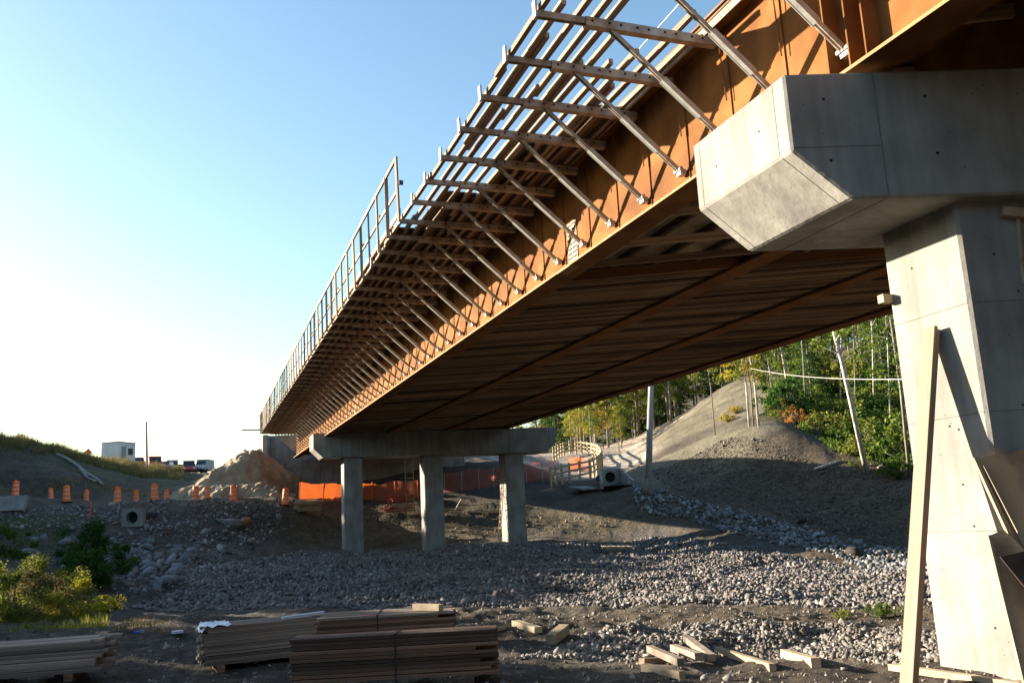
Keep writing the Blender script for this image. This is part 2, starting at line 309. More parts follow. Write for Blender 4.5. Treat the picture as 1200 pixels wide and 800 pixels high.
nr,na=RR.shape; ii,jj=np.meshgrid(np.arange(nr-1),np.arange(na),indexing='ij'); j2=(jj+1)%na
fa=np.stack([ii*na+jj,(ii+1)*na+jj,(ii+1)*na+j2,ii*na+j2],-1).reshape(-1,4)[:, ::-1]
gm=bpy.data.materials.new('bare_ground'); gm.use_nodes=True; n=gm.node_tree.nodes; l=gm.node_tree.links; b=n['Principled BSDF']; b.inputs['Roughness'].default_value=.95; b.inputs['Specular IOR Level'].default_value=.2
at=n.new('ShaderNodeVertexColor'); at.layer_name='soil'; tc=n.new('ShaderNodeTexCoord')
def noi(s,det=8):
    t=n.new('ShaderNodeTexNoise'); t.inputs['Scale'].default_value=s; t.inputs['Detail'].default_value=det; t.inputs['Roughness'].default_value=.65; l.new(tc.outputs['Object'],t.inputs['Vector']); return t
t1=noi(.5); t2=noi(3.5); vo=n.new('ShaderNodeTexVoronoi'); vo.inputs['Scale'].default_value=7; l.new(tc.outputs['Object'],vo.inputs['Vector'])
m1=n.new('ShaderNodeMath'); m1.operation='MULTIPLY_ADD'; m1.inputs[1].default_value=2.2; m1.inputs[2].default_value=-.1; l.new(t1.outputs[0],m1.inputs[0])
m2=n.new('ShaderNodeMath'); m2.operation='MULTIPLY_ADD'; m2.inputs[1].default_value=1.7; m2.inputs[2].default_value=.1; l.new(t2.outputs[0],m2.inputs[0])
m3=n.new('ShaderNodeMath'); m3.operation='MULTIPLY'; l.new(m1.outputs[0],m3.inputs[0]); l.new(m2.outputs[0],m3.inputs[1])
vm=n.new('ShaderNodeVectorMath'); vm.operation='SCALE'; l.new(at.outputs[0],vm.inputs[0]); l.new(m3.outputs[0],vm.inputs['Scale'])
peb=n.new('ShaderNodeMapRange'); peb.inputs[1].default_value=.72; peb.inputs[2].default_value=.9; l.new(vo.outputs['Color'],peb.inputs[0])
pm=n.new('ShaderNodeMath'); pm.operation='MULTIPLY'; pm.inputs[1].default_value=.6; l.new(peb.outputs[0],pm.inputs[0])
mx=n.new('ShaderNodeMix'); mx.data_type='RGBA'; l.new(pm.outputs[0],mx.inputs[0]); l.new(vm.outputs[0],mx.inputs[6]); mx.inputs[7].default_value=(.15,.13,.11,1); l.new(mx.outputs[2],b.inputs['Base Color'])
bn=n.new('ShaderNodeBump'); bn.inputs['Strength'].default_value=1; bn.inputs['Distance'].default_value=.16; t3=noi(4.5,10); l.new(t3.outputs[0],bn.inputs['Height']); l.new(bn.outputs[0],b.inputs['Normal'])
gme=npmesh('ground',np.stack([gx,gy,gz],1),fa,gm,True)
ca=gme.color_attributes.new('soil','FLOAT_COLOR','POINT'); ca.data.foreach_set('color',np.concatenate([gc,np.ones((len(gc),1))],1).astype(np.float32).ravel())
go=ob('ground',gme); tag(go,'uneven dark earth rising to banks and hillsides','ground',kind='structure')

# ------------------------------------------------------------------ bridge constants
G=.0139; SK=V((.9420,-.3355,-.0243)); 
def zb(y): return 4.87+G*(y-10)       # underside of the girders
GX=[7.16,10.78,14.15,17.55]           # web centre lines
Y0,Y1=-22.,76.
def yend(x,y=Y1): return y-.356*(x-7.16)
def longbox(b,x0,x1,z0,z1,ya,yb_,skew=True):
    pr=[]
    for x,z in ((x0,z0),(x1,z0),(x1,z1),(x0,z1)): pr.append((x,z))
    vs=[]
    for y in (ya,yb_):
        for x,z in pr:
            yy=y-.356*(x-7.16) if skew else y
            vs.append((x,yy,zb(yy)+z))
    b.add(vs,[(3,2,1,0),(4,5,6,7),(0,1,5,4),(1,2,6,5),(2,3,7,6),(3,0,4,7)])
GL=['outermost rust brown steel girder with struts propped against its sunlit web','second rust brown girder in from the sunlit one under the deck','third rust brown girder in from the sunlit one under the deck','rust brown girder along the far shaded edge of the bridge']
for gi,x in enumerate(GX):
    t=T('steel_girder',GL[gi],'girder',(x,8,zb(8)),'steel girders of the bridge')
    ys=[Y0,16.35,30,45,60,Y1]
    for a,b_ in zip(ys,ys[1:]):
        b=MB(); longbox(b,x-.011,x+.011,.045,2.06,a+.004,b_-.004); t.mb('web',b,'rust')
        b=MB(); longbox(b,x-.25,x+.25,0,.045,a+.003,b_-.003); fl=t.mb('bottom_flange',b,'rust')
        b=MB(); longbox(b,x-.21,x+.21,2.06,2.10,a+.003,b_-.003); t.mb('top_flange',b,'rust')
    if gi==0:
        b=MB(); longbox(b,x-.254,x-.251,.002,.043,Y0,Y1,False); t.mb('flange_edge',b,'rust_e')
        k=0
        for j in range(56):
            y=4.5+1.29*j+.63
            if y>75: break
            b=MB(); longbox(b,x-.034,x-.012,.05,2.05,y-.006,y+.006,False); t.mb('web_stiffener',b,'rust')
        for y in (16.35,45):
            yy=y
            b=MB(); longbox(b,x-.032,x-.012,.10,1.02,yy-.24,yy+.24,False); sp=t.mb('splice_plate',b,'splice')
            b=MB()
            for r_ in range(9):
                for cc in (-.19,-.12,-.05,.05,.12,.19): 
                    z=zb(yy+cc)+.16+r_*.1; b.tube([(x-.031,yy+cc,z),(x-.052,yy+cc,z)],.017,6)
            t.mb('bolts',b,'cmet')['kind']='stuff'
            b=MB(); longbox(b,x-.275,x-.03,-.022,-.002,yy-.35,yy+.35,False); t.mb('splice_plate',b,'rust_e')
        for y in (7.35,7.62,7.98):
            b=MB(); longbox(b,x-.235,x-.012,.047,2.055,y-.011,y+.011,False); t.mb('bearing_stiffener',b,'rust')
    for y in (8.6-.356*(x-7.16)+.36,56.9-.356*(x-7.16)):
        b=MB(); longbox(b,x-.3,x+.3,-.035,-.003,y-.35,y+.35,False); t.mb('sole_plate',b,'rust')
# cross diaphragms between the girders
JS=V((.883,-.469,.004))
def acr(x,y): return y-.531*(x-7.65)
t=T('deck_formwork','dark timber joists and plywood slung between the steel girders','formwork',(7.4,20,5))
for bi in range(3):
    xa,xb=GX[bi]+.02,GX[bi+1]-.02
    ys0=17.35; p=(xa,acr(xa,ys0),zb(acr(xa,ys0))+.16); q=(xb,acr(xb,ys0),zb(acr(xb,ys0))+.17)
    t.beam('edge_beam',p,q,.045,.24,'rust')
    q_=0; y=ys0+.22; b=MB(); last=[]
    while True:
        ya,yb_=acr(xa,y),acr(xb,y)
        if ya>74.5: break
        p=V((xa,ya,zb(ya)+.15)); q=V((xb,yb_,zb(yb_)+.155))
        if q_<96: t.beam('joist',p,q,.05,.13,'joist')
        else: last.append((p,q))
        q_+=1; y+=.26+.10*random.random() if q_<60 else .42
    for p,q in last: b.beam(p,q,.05,.13)
    o=t.mb('joist',b,'joist'); o['kind']='stuff'
    y=ys0-.05
    while y<74:
        b=MB(); L=1.22 if y<40 else 2.44; e=random.uniform(.0,.02)
        vs=[]
        for dz in (.22+e,.24+e):
            for (x_,y_) in ((xa,y),(xb,y),(xb,y+L-.01),(xa,y+L-.01)):
                yy=acr(x_,y_); vs.append((x_,yy,zb(yy)+dz))
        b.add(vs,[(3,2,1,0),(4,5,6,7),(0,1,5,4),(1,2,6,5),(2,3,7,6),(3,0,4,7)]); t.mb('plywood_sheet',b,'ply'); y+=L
    # the stretch next to the near pier: bearers under pale sheets
    ya_,yb__=12.2,17.2
    for k in range(4):
        for j in range(3):
            f0,f1=k/4,(k+1)/4; vs=[]
            for dz in (.36,.38):
                for (x_,y_) in ((xa+(xb-xa)*f0+.01,ya_+j*1.68),(xa+(xb-xa)*f1-.01,ya_+j*1.68),(xa+(xb-xa)*f1-.01,ya_+j*1.68+1.66),(xa+(xb-xa)*f0+.01,ya_+j*1.68+1.66)):
                    yy=acr(x_,y_); vs.append((x_,yy,zb(yy)+dz))
            b=MB(); b.add(vs,[(3,2,1,0),(4,5,6,7),(0,1,5,4),(1,2,6,5),(2,3,7,6),(3,0,4,7)]); t.mb('plywood_sheet',b,'timb_l' if (k+j)%3 else 'timb')
    for k in range(5):
        x_=xa+.2+k*(xb-xa-.4)/4; y0_,y1_=acr(x_,ya_),acr(x_,yb__); t.beam('long_bearer',(x_,y0_,zb(y0_)+.29),(x_+.1,y1_,zb(y1_)+.29),.10,.13,'joist')
    for y in (13.0,14.9,16.4):
        yA,yB=acr(xa,y),acr(xb,y); t.beam('cross_bearer',(xa,yA,zb(yA)+.155),(xb,yB,zb(yB)+.155),.11,.13,'joist')
    # deck soffit above: long joists and boards between the girder tops
    y=-20
    while y<74:
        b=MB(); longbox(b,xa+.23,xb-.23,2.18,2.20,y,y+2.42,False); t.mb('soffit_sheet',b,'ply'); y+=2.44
    for k in range(6):
        x_=xa+.35+k*(xb-xa-.7)/5; 
        for y in (-6,-1.2,3.6,8.4,13.2): b=MB(); longbox(b,x_-.045,x_+.045,2.02,2.175,y,y+4.7,False); t.mb('long_joist',b,'joist')
    for y in (10.2,12.1,14.3,15.6):
        ya,yb_=acr(xa,y),acr(xb,y); t.beam('cross_bearer',(xa,ya,zb(ya)+1.86+.05*(bi%2)),(xb,yb_,zb(yb_)+1.86),.09,.19,'joist')
for gi,x in enumerate(GX):
    b=MB(); longbox(b,x-.27,x+.27,2.125,2.16,Y0,Y1,False); b2=MB(); longbox(b2,x-.245,x+.245,2.23,2.27,Y0,74,False); t.mb('light_stop_board',b,'ply'); t.mb('light_stop_board',b2,'ply')  # boards added above the girder tops to stop sun leaking past the soffit sheets
# concrete slab portion over the girders (dark mass seen from below)
t=T('overhang_formwork','timber joists and plywood of the deck edge carried on the brackets','formwork',(5.6,20,6.9))
BY0=13.035; BSP=1.312
def zt(y): return zb(y)+1.99
jx=[4.30,4.56,4.82,5.08,5.36,5.62,5.90,6.18,6.46,6.76]
st=[9.3,10.2,9.0,10.4,9.6,10.9,11.6,11.2,10.0,10.6]
for i,x in enumerate(jx):
    y=st[i]-(1.2 if i in(0,3) else 0); 
    while y<75.4:
        L=random.choice((3.6,4.2,4.8,4.8)); y2=min(y+L,75.6); o_=random.uniform(-.012,.012)+(.05 if random.random()<.25 and y<30 else 0)
        t.beam('timber_joist',(x+o_,y,zt(y)+.05),(x+o_+random.uniform(-.02,.02),y2+.15,zt(y2)+.052),.075,.09,'timb'); y+=L-.12
    if i in (1,4,7):
        t.beam('timber_joist',(x+.09,10.9+i*.2,zt(11)+.052),(x+.10,15.2+i*.2,zt(15.5)+.05),.075,.085,'timb')
# plywood sheets; some are missing near the open end
for i,(x0,ys) in enumerate(((4.22,20.6),(4.90,17.9),(5.58,14.9),(6.26,13.2))):
    y=ys
    while y<75:
        if not (y<23 and i==0 and random.random()<.3) and not (y<21 and i==1 and random.random()<.15):
            b=MB(); longbox(b,x0+.004,x0+.676,2.09,2.108,y,y+1.296,False); t.mb('plywood_sheet',b,'ply')
        y+=1.306
# light edge board along the girder top
for y in range(7,75,4):
    b=MB(); longbox(b,6.905,6.93,2.0,2.16,y,y+3.98,False); t.mb('edge_strip',b,'timb_l')
for y in (74.6,75.3):
    t.box('steel_stub',(3.6,y,zt(y)+.25),(1.7,.06,.06),'brk')
# ---- brackets
def make_bracket(y):
    z=zb(y); t=T('overhang_bracket','x','bracket',(7.0,y,z),'steel overhang brackets along the bridge edge')
    tb=T.mb
    b=MB()
    for s in (-1,1): b.beam((4.24,y+s*.032,z+1.93),(5.55,y+s*.032,z+1.925),.018,.10,(0,0,1))
    b.beam((4.24,y,z+1.974),(5.55,y,z+1.97),.08,.012)
    t.mb('top_beam',b,'brk')
    b=MB()
    for s in (-1,1): b.beam((4.95,y+s*.052,z+1.915),(7.05,y+s*.052,z+1.88),.014,.125,(0,0,1))
    b.beam((4.95,y,z+1.85),(7.05,y,z+1.815),.118,.012)
    t.mb('inner_beam',b,'brk')
    b=MB()
    for k in range(9):
        x=5.05+k*.22+(.04 if k%2 else 0); b.tube([(x,y-.064,z+1.92-.016*(x-4.95)),(x,y-.058,z+1.92-.016*(x-4.95))],.02,7)
    t.mb('bolt_holes',b,'hole')['kind']='stuff'
    t.box('end_plate',(4.21,y,z+2.0),(.035,.10,.26),'plate')
    p=V((5.33,y,z+1.86)); q=V((7.02,y,z+.37)); d=q-p
    b=MB()
    for s in (-1,1): b.beam(p+V((0,s*.026,0)),p+d*.62+V((0,s*.026,0)),.014,.06)
    b.beam(p,p+d*.62,.05,.012); t.mb('strut',b,'brk')
    b=MB()
    for s in (-1,1): b.beam(p+d*.46+V((0,s*.042,0)),p+d*.80+V((0,s*.042,0)),.016,.082)
    b.beam(p+d*.46+V((-.02,0,-.02)),p+d*.80+V((-.02,0,-.02)),.08,.016)
    t.mb('strut_sleeve',b,'plate')
    b=MB()
    for s in (-1,1): b.beam(p+d*.72+V((0,s*.026,0)),q+V((0,s*.026,0)),.016,.07)
    t.mb('lower_strut',b,'brk')
    b=MB(); b.tube([q+V((0,-.10,0)),q+V((0,.10,0))],.035,8); b.box(q+V((.05,0,-.04)),(.10,.13,.09)); t.mb('foot',b,'plate')
    b=MB(); b.tube([(7.06,y-.12,z+.9),(7.03,y-.12,z+1.85)],.011,5); t.mb('hanger_rod',b,'rust')
    return t.o
ORD=['first','second','third','fourth','fifth','sixth','seventh','eighth','ninth','tenth','eleventh','twelfth','thirteenth','fourteenth','fifteenth','sixteenth','seventeenth','eighteenth','nineteenth','twentieth']
def ordn(k):
    if k<=20: return ORD[k-1]
    tens={2:'twenty',3:'thirty',4:'forty',5:'fifty'}[k//10]
    return (tens+'-'+ORD[k%10-1]) if k%10 else {2:'twentieth',3:'thirtieth',4:'fortieth',5:'fiftieth'}[k//10]
proto=make_bracket(BY0-5*BSP); BRY=[BY0+k*BSP for k in range(-5,48)]
for k,y in enumerate(BRY):
    o=proto if k==0 else copy_tree(proto)
    o.location=(7.0,y+random.uniform(-.03,.03),zb(y)+random.uniform(-.008,.008)); o.rotation_euler=(random.uniform(-.012,.012),0,random.uniform(-.014,.014)); o['label']=f'{ordn(k+1)} steel strut bracket under the deck edge counting from the near concrete cap'
# ---- guard rail
t=T('guard_rail','tall timber guard rail standing along the outer edge of the deck','railing',(4.2,20,zt(20)))
gy0=BY0+5*BSP
for k in range(43):
    y=gy0+k*BSP
    if y>75.6: break
    lean=.02*random.uniform(-1,1)
    t.beam('rail_post',(4.19,y,zb(y)+1.9),(4.16+lean,y+lean,zb(y)+3.50),.085,.045 if k!=1 else .09,'timb')
y=gy0
while y<75:
    y2=min(y+2.62,75.6)
    t.beam('top_rail',(4.15,y,zb(y)+3.46),(4.15,y2,zb(y2)+3.46),.045,.10,'timb')
    t.beam('middle_rail',(4.215,y+.1,zb(y)+2.75),(4.215,y2+.2,zb(y2)+2.75),.035,.085,'timb')
    t.beam('toe_board',(4.225,y,zb(y)+2.17),(4.225,y2,zb(y2)+2.17),.025,.13,'timb')
    y+=2.624
for k in range(9): 
    y=gy0+.6+k*BSP*2; t.box('rail_clamp',(4.28,y-.5,zb(y)+2.9),(.10,.06,.10),'cmet')
# safety line seen between the joists
b=MB(); b.tube([(6.9,9,zb(9)+2.9),(6.8,20,zb(20)+2.6)],.008,4); solo('safety_line',b,'wht','thin white safety line stretched above the open deck joists','rope',(6.9,9,zb(9)+2.9))
# far edge overhang (unseen side, gives the bridge its full width)
b=MB(); longbox(b,17.8,19.9,2.1,2.2,Y0,Y1,False); longbox(b,19.86,19.9,2.2,2.6,Y0,Y1,False); 
o=ob('overhang_slab',fixn(mesh('overhang_slab',b.v,b.f,'ply'))); tag(o,'deck edge formwork on the shaded far side of the bridge','formwork')

# ------------------------------------------------------------------ piers
AN=V((6.1125,7.7823,4.7704)); AF=AN+V((0,48.24,48.24*G))+SK*.1626+V((0,0,.277))
HC,H1,CX,TH,LC=1.5,.918,.6025,2.0155,14.9
def cap(t,A,name='cap'):
    e=LC; p=[A,A-V((0,0,H1)),A+SK*CX-V((0,0,HC)),A+SK*(e-CX)-V((0,0,HC)),A+SK*e-V((0,0,H1)),A+SK*e]
    b=MB(); b.prism(p,(0,TH,0)); return t.mb(name,b,'conc',bevel=.025)
NF=V((-.3355,-.942,0)).normalized()
def joint(t,p,q,w=.012,nrm=NF,m='conc_d'):
    c_,R,L=frame(p,q,nrm); t.box('form_joint',c_+nrm*.001,(w,.006,L),m,R)
def hole(t,p,nrm=NF,r=.018):
    b=MB(); b.tube([V(p)-nrm*.01,V(p)+nrm*.004],r,10); t.mb('tie_hole',b,'hole')
t=T('bridge_pier','huge near concrete pier with chamfered cap end and plywood leaning on it','pier',(8.5,9,-1.9))
cap(t,AN)
for s in (1.0,4.0,7.4): joint(t,AN+SK*s-V((0,0,.02)),AN+SK*s-V((0,0,HC-.03)))
joint(t,AN+SK*.02-V((0,0,H1-.03)),AN+SK*1.0-V((0,0,H1-.03)),.008)
for s,d in ((.42,.32),(1.55,.32),(.42,1.05),(1.6,1.0),(2.7,.33),(2.75,.98),(3.8,.35)): hole(t,AN+SK*s-V((0,0,d)))
XL=V((-1,0,0))
for dy in (.22,1.86): joint(t,AN+V((0,dy,-.03)),AN+V((0,dy,-H1+.02)),.006,XL)
for dy,dz in ((.55,.45),(1.5,.5)): hole(t,AN+V((0,dy,-dz)),XL,.014)
chn=(V((0,1,0)).cross(SK*CX-V((0,0,HC-H1)))).normalized(); chn=chn if chn.x<0 else -chn
for dy in (.2,1.85): joint(t,AN+V((0,dy,-H1))+(SK*CX-V((0,0,HC-H1)))*.02,AN+V((0,dy,-H1))+(SK*CX-V((0,0,HC-H1)))*.98,.006,chn)
for s in (1.0,4.0): 
    p=AN+SK*s-V((0,0,HC)); joint(t,p+V((0,.03,0)),p+V((0,TH-.03,0)),.012,V((0,0,-1)))
joint(t,AN+V((.6,1.0,-HC-.012)),AN+SK*4+V((0,1.0,-HC)),.010,V((0,0,-1)))
O1,WC,DC,DY=1.9,1.15,1.174,.2435
def column(t,A,o,w,zbase,lift=True):
    q=A+SK*o+V((0,DY,-HC-.0)); b=MB(); wv=SK*w; zz=.03
    base=V((0,0,zbase))
    b.add([V((q.x,q.y,zbase)),V((q.x+wv.x,q.y+wv.y,zbase)),V((q.x+wv.x,q.y+wv.y+DC,zbase)),V((q.x,q.y+DC,zbase)),
           q+V((0,0,zz)),q+wv+V((0,0,zz)),q+wv+V((0,DC,zz)),q+V((0,DC,zz))],CF6)
    o=t.mb('column',b,'conc',bevel=.03); return q
q=column(t,AN,O1,2.3,-2.6)
zc=q.z
for dz in (1.15,2.35,3.6): 
    joint(t,V((q.x-.002,q.y+.03,zc-dz)),V((q.x-.002,q.y+DC-.03,zc-dz-.01)),.006,XL)
    joint(t,V((q.x,q.y,zc-dz))+SK*.03,V((q.x,q.y,zc-dz))+V((SK.x,SK.y,0))*2.2,.006,NF)
for (a,dz) in ((.75,.55),(.55,1.65),(.4,2.5),(.45,3.1),(.3,4.6),(.38,3.55),(.52,2.45)): hole(t,V((q.x,q.y+a,zc-dz)),XL,.013)
for (a,dz) in ((.35,.62),(.8,1.5),(.55,1.05),(.4,2.3)): hole(t,V((q.x,q.y,zc-dz))+V((SK.x,SK.y,0))*a,NF,.013)
for i,x in enumerate(GX):
    s=(x-AN.x)/.942; p=AN+SK*s+V((0,1.0,0)); t.box('bearing',(p.x,p.y,(p.z+zb(p.y)-.035)/2),(.45,.5,max(.04,zb(p.y)-.035-p.z)),'cmet')
NQ=q
tf=T('bridge_pier','far three-legged concrete pier standing on the cobble apron','pier',(13,56,-1.5))
cap(tf,AF)
for s in (1.75,4.9,8.35,11.6): joint(tf,AF+SK*s-V((0,0,.02)),AF+SK*s-V((0,0,HC-.03)),.03)
for o in (1.8998,6.8248,11.7728): column(tf,AF,o,WC,-2.2)
for i,x in enumerate(GX):
    s=(x-AF.x)/.942; p=AF+SK*s+V((0,1.0,0)); tf.box('bearing',(p.x,p.y,(p.z+zb(p.y)-.035)/2),(.45,.5,max(.04,abs(zb(p.y)-.035-p.z))),'cmet')
for i,(a,b_) in enumerate(((1.7,4.0),(5.3,7.6))):
    p=AF+SK*a+V((0,.25,.09)); q2=AF+SK*b_+V((0,.25,.09)); b=MB(); b.beam(p,q2,.18,.14)
    solo('timber_bearer',b,'timb_l',['pale timber bearer lying on the far pier cap nearest its left end','pale timber bearer lying mid length on the far pier cap'][i],'timber',p)

# ------------------------------------------------------------------ abutment
P0=V((4.62,77.9,0)); S2=V((SK.x,SK.y,0)).normalized(); 
t=T('bridge_abutment','grey concrete abutment wall carrying the far end of the bridge','abutment',(5,78,3))
def wall(name,a,b_,z0,z1,off,th,m='conc'):
    p=P0+S2*a-NF*off; q_=P0+S2*b_-NF*off; vs=[V((p.x,p.y,z0)),V((q_.x,q_.y,z0)),V((q_.x,q_.y,z0))-NF*th,V((p.x,p.y,z0))-NF*th]
    b=MB(); b.add(vs+[v+V((0,0,z1-z0)) for v in vs],CF6); return t.mb(name,b,m)
a=.32
for k in range(11):
    wall('stem_panel',a,a+1.47,1,5.62,.02*(k%2),1.2); a+=1.5
wall('stem_core',.05,16.8,1,5.58,.06,1.4)
wall('back_wall',.32,16.8,5.62,7.9,1.0,.4)
wall('cheek_wall',-.02,.30,1.5,7.9,-.01,1.6)
b=MB(); p=P0+S2*-.06; b.add([p+V((0,0,1.5)),p+V((.05,6,1.5)),p+V((.35,6,1.5)),p+V((.3,0,1.5)),p+V((0,0,7.85)),p+V((.05,6,7.85)),p+V((.35,6,7.85)),p+V((.3,0,7.85))],CF6); t.mb('wing_wall',b,'conc')

# ------------------------------------------------------------------ rocks
def hullrock(k):
    r=np.random.default_rng(k); p=r.normal(size=(11,3)); p/=np.linalg.norm(p,axis=1,keepdims=True); p*=r.uniform(.8,1.1,(11,1)); p=np.clip(p,-.8,.8)
    p=p*np.array([1.1,r.uniform(.65,.95),r.uniform(.45,.75)]); bm=bmesh.new(); [bm.verts.new(q) for q in p]
    h=bmesh.ops.convex_hull(bm,input=bm.verts); bmesh.ops.delete(bm,geom=[g for g in bm.verts if not g.link_faces],context='VERTS'); bmesh.ops.triangulate(bm,faces=bm.faces); bm.verts.index_update()
    v=np.array([x.co[:] for x in bm.verts]); f=np.array([[q.index for q in x.verts] for x in bm.faces]); bm.free(); return v,f
RV=[hullrock(k) for k in range(16)]
def poly(pts): return [hit(*p) for p in pts]
def inside(P,x,y):
    c_=np.zeros(len(x),bool); n_=len(P); j=n_-1
    for i in range(n_):
        xi,yi,xj,yj=P[i].x,P[i].y,P[j].x,P[j].y
        c_^=((yi>y)!=(yj>y))&(x<(xj-xi)*(y-yi)/(yj-yi+1e-12)+xi); j=i
    return c_
def scatter(P,n_,r):
    xs=[p.x for p in P]; ys=[p.y for p in P]; x=r.uniform(min(xs),max(xs),n_*4); y=r.uniform(min(ys),max(ys),n_*4); k=inside(P,x,y); return x[k][:n_],y[k][:n_]
def rocks(name,x,y,s,m,label,cat,r,sink=.25,extra=0):
    z=H(x,y)+extra; out=[];n_=len(x)
    q=r.normal(size=(n_,4)); q[:,0]+=1.5; q/=np.linalg.norm(q,axis=1,keepdims=True); w_,a,b_,c_=q.T
    # mostly lie flat: damp the tilt
    R=np.stack([1-2*(b_*b_+c_*c_),2*(a*b_-w_*c_),2*(a*c_+w_*b_),2*(a*b_+w_*c_),1-2*(a*a+c_*c_),2*(b_*c_-w_*a),2*(a*c_-w_*b_),2*(b_*c_+w_*a),1-2*(a*a+b_*b_)],1).reshape(-1,3,3)
    vi=r.integers(0,16,n_); VV=[];FF=[];off=0; sz=s[:,None]*r.uniform(.75,1.25,(n_,3)); pos=np.stack([x,y,z+s*(.5-sink)],1)
    for k,(rv,rfc) in enumerate(RV):
        w=np.nonzero(vi==k)[0]; v=np.einsum('nij,nkj->nki',R[w],rv[None]*sz[w][:,None])+pos[w][:,None]
        VV.append(v.reshape(-1,3)); FF.append((rfc[None]+(np.arange(len(w))*len(rv))[:,None,None]+off).reshape(-1,3)); off+=len(w)*len(rv)
    v=np.concatenate(VV); f=np.concatenate(FF)
    me=npmesh(name,v.reshape(-1,3),f.reshape(-1,3),m); o=ob(name,me); tag(o,label,cat,kind='stuff'); return o
def isl_rock(name,c1,c2,c3):
    m=bpy.data.materials.new(name); m.use_nodes=True; n=m.node_tree.nodes; l=m.node_tree.links; b=n['Principled BSDF']; b.inputs['Roughness'].default_value=.85
    g=n.new('ShaderNodeNewGeometry'); r=n.new('ShaderNodeValToRGB'); e=r.color_ramp.elements; e[0].color=(*c1,1); e[1].color=(*c3,1); x=e.new(.6); x.color=(*c2,1)
    l.new(g.outputs['Random Per Island'],r.inputs[0]); l.new(r.outputs[0],b.inputs['Base Color']); return m
M['cob']=isl_rock('cobbles',(.11,.094,.088),(.165,.145,.135),(.27,.245,.23))
M['clod']=isl_rock('earth_clods',(.06,.045,.03),(.10,.078,.055),(.17,.14,.10))
M['rip']=isl_rock('riprap_stones',(.085,.085,.085),(.15,.15,.148),(.33,.33,.32))
M['rub']=isl_rock('rubble_stones',(.09,.077,.066),(.17,.15,.13),(.34,.30,.26))
R1=np.random.default_rng(3)
apr=poly([(150,712),(215,688),(215,668),(300,655),(400,645),(500,641),(640,638),(770,628),(860,640),(960,655),(1060,668),(1130,680),(1130,712),(1000,711),(800,710),(600,712),(400,714),(250,716)])
x,y=scatter(apr,70000,R1); s=R1.lognormal(math.log(.074),.34,len(x)).clip(.04,.22)
rocks('cobble_apron',x,y,s,'cob','field of angular grey cobbles spread between the creek bank and the far pier','cobbles',R1)
LOOSE={}
def loose(name,px,rmin,rmax,m,label,cat,group,n_,seed,sink=.3,flat=1,zones=None):
    r=np.random.default_rng(seed); P=poly(px); x,y=scatter(P,n_,r); z=H(x,y); q=[px_of(a,b_,c_) for a,b_,c_ in zip(x,y,z)]; lo,hi=min(q),max(q)
    for i in range(len(x)):
        k=(name,m,int(r.integers(0,16)))
        if k not in LOOSE: LOOSE[k]=npmesh(name,*RV[k[2]],m)
        u=float(r.random())**1.7; s=rmin+(rmax-rmin)*u; o=ob(name,LOOSE[k],None,(x[i],y[i],z[i]+s*(.45-sink)))
        o.rotation_euler=(r.normal()*.3,r.normal()*.3,r.uniform(0,6.3)); o.scale=(s*r.uniform(.85,1.1),s*r.uniform(.95,1.25),s*r.uniform(.95,1.35)*flat)
        w_=('small' if u<.25 else 'medium sized' if u<.6 else 'large'); zn=zones[min(len(zones)-1,int((q[i]-lo)/(hi-lo+1e-9)*len(zones)))] if zones else ''
        tag(o,(w_+' '+label+' '+zn).strip(),cat,group+', '+w_+(', '+zn if zn else ''))
def px_of(x,y,z): p=np.array([x,y,z]); return 600+FPX*(p@CR)/(p@CF)
loose('riprap_boulder',[(140,640),(185,628),(235,640),(235,668),(212,690),(170,690),(135,665)],.15,.55,'blue_rock','pale boulder in the pile','boulder','boulders piled below the left culvert',75,11,zones=['under the square culvert mouth','in the middle of the slope','next to the cobble field'])
loose('riprap_boulder',[(0,650),(60,618),(130,612),(150,640),(60,672),(0,690)],.15,.42,'blue_rock','grey boulder half sunk in the dark bank','boulder','boulders in the bank by the shrubs',32,12,zones=['at the picture edge','between shrubs and square culvert'])
loose('rubble_stone',[(640,765),(700,742),(800,735),(900,732),(1060,735),(1110,752),(1100,772),(1000,770),(880,765),(760,765)],.035,.12,'rock','angular grey stone in the rubble strip','stone','stones of the near rubble strip',120,13,zones=['beside the tilted timber offcut','just behind the small timber pile','behind the stubby timber block','beside the leaning planks'])
loose('channel_stone',[(745,572),(790,583),(880,606),(960,626),(1058,645),(1058,663),(980,646),(880,628),(800,606),(750,592)],.14,.34,'blue_rock','blue-grey stone in the drainage channel','stone','stones lining the drainage channel',64,14,zones=['near the utility pole foot','half way down','at its low end'])
P=poly([(742,570),(790,580),(880,602),(960,624),(1100,645),(1100,675),(980,652),(880,632),(800,610),(745,596)]); x,y=scatter(P,1500,R1); rocks('channel_riprap',x,y,R1.uniform(.08,.22,len(x)),'rip','band of small blue-grey riprap filling the drainage channel','riprap',R1)
P=poly([(100,640),(160,618),(260,600),(330,606),(300,640),(215,688),(140,700),(120,670)]); x,y=scatter(P,1500,R1); rocks('bank_rubble',x,y,R1.lognormal(math.log(.075),.5,len(x)).clip(.04,.3),'rip','small broken rock between the boulders of the left bank','rubble',R1)
P=poly([(0,590),(140,588),(330,588),(330,604),(150,615),(0,618)]); x,y=scatter(P,1800,R1); rocks('bank_stones',x,y,R1.lognormal(math.log(.065),.5,len(x)).clip(.03,.25),'rub','loose stones along the lip of the drum terrace','stones',R1)
P=poly([(600,775),(700,742),(800,732),(1000,731),(1130,738),(1150,782),(1000,772),(850,768)]); x,y=scatter(P,16000,R1); rocks('near_rubble',x,y,R1.lognormal(math.log(.026),.5,len(x)).clip(.012,.09),'rub','strip of crushed stone and gravel in front of the dirt lip','gravel',R1)
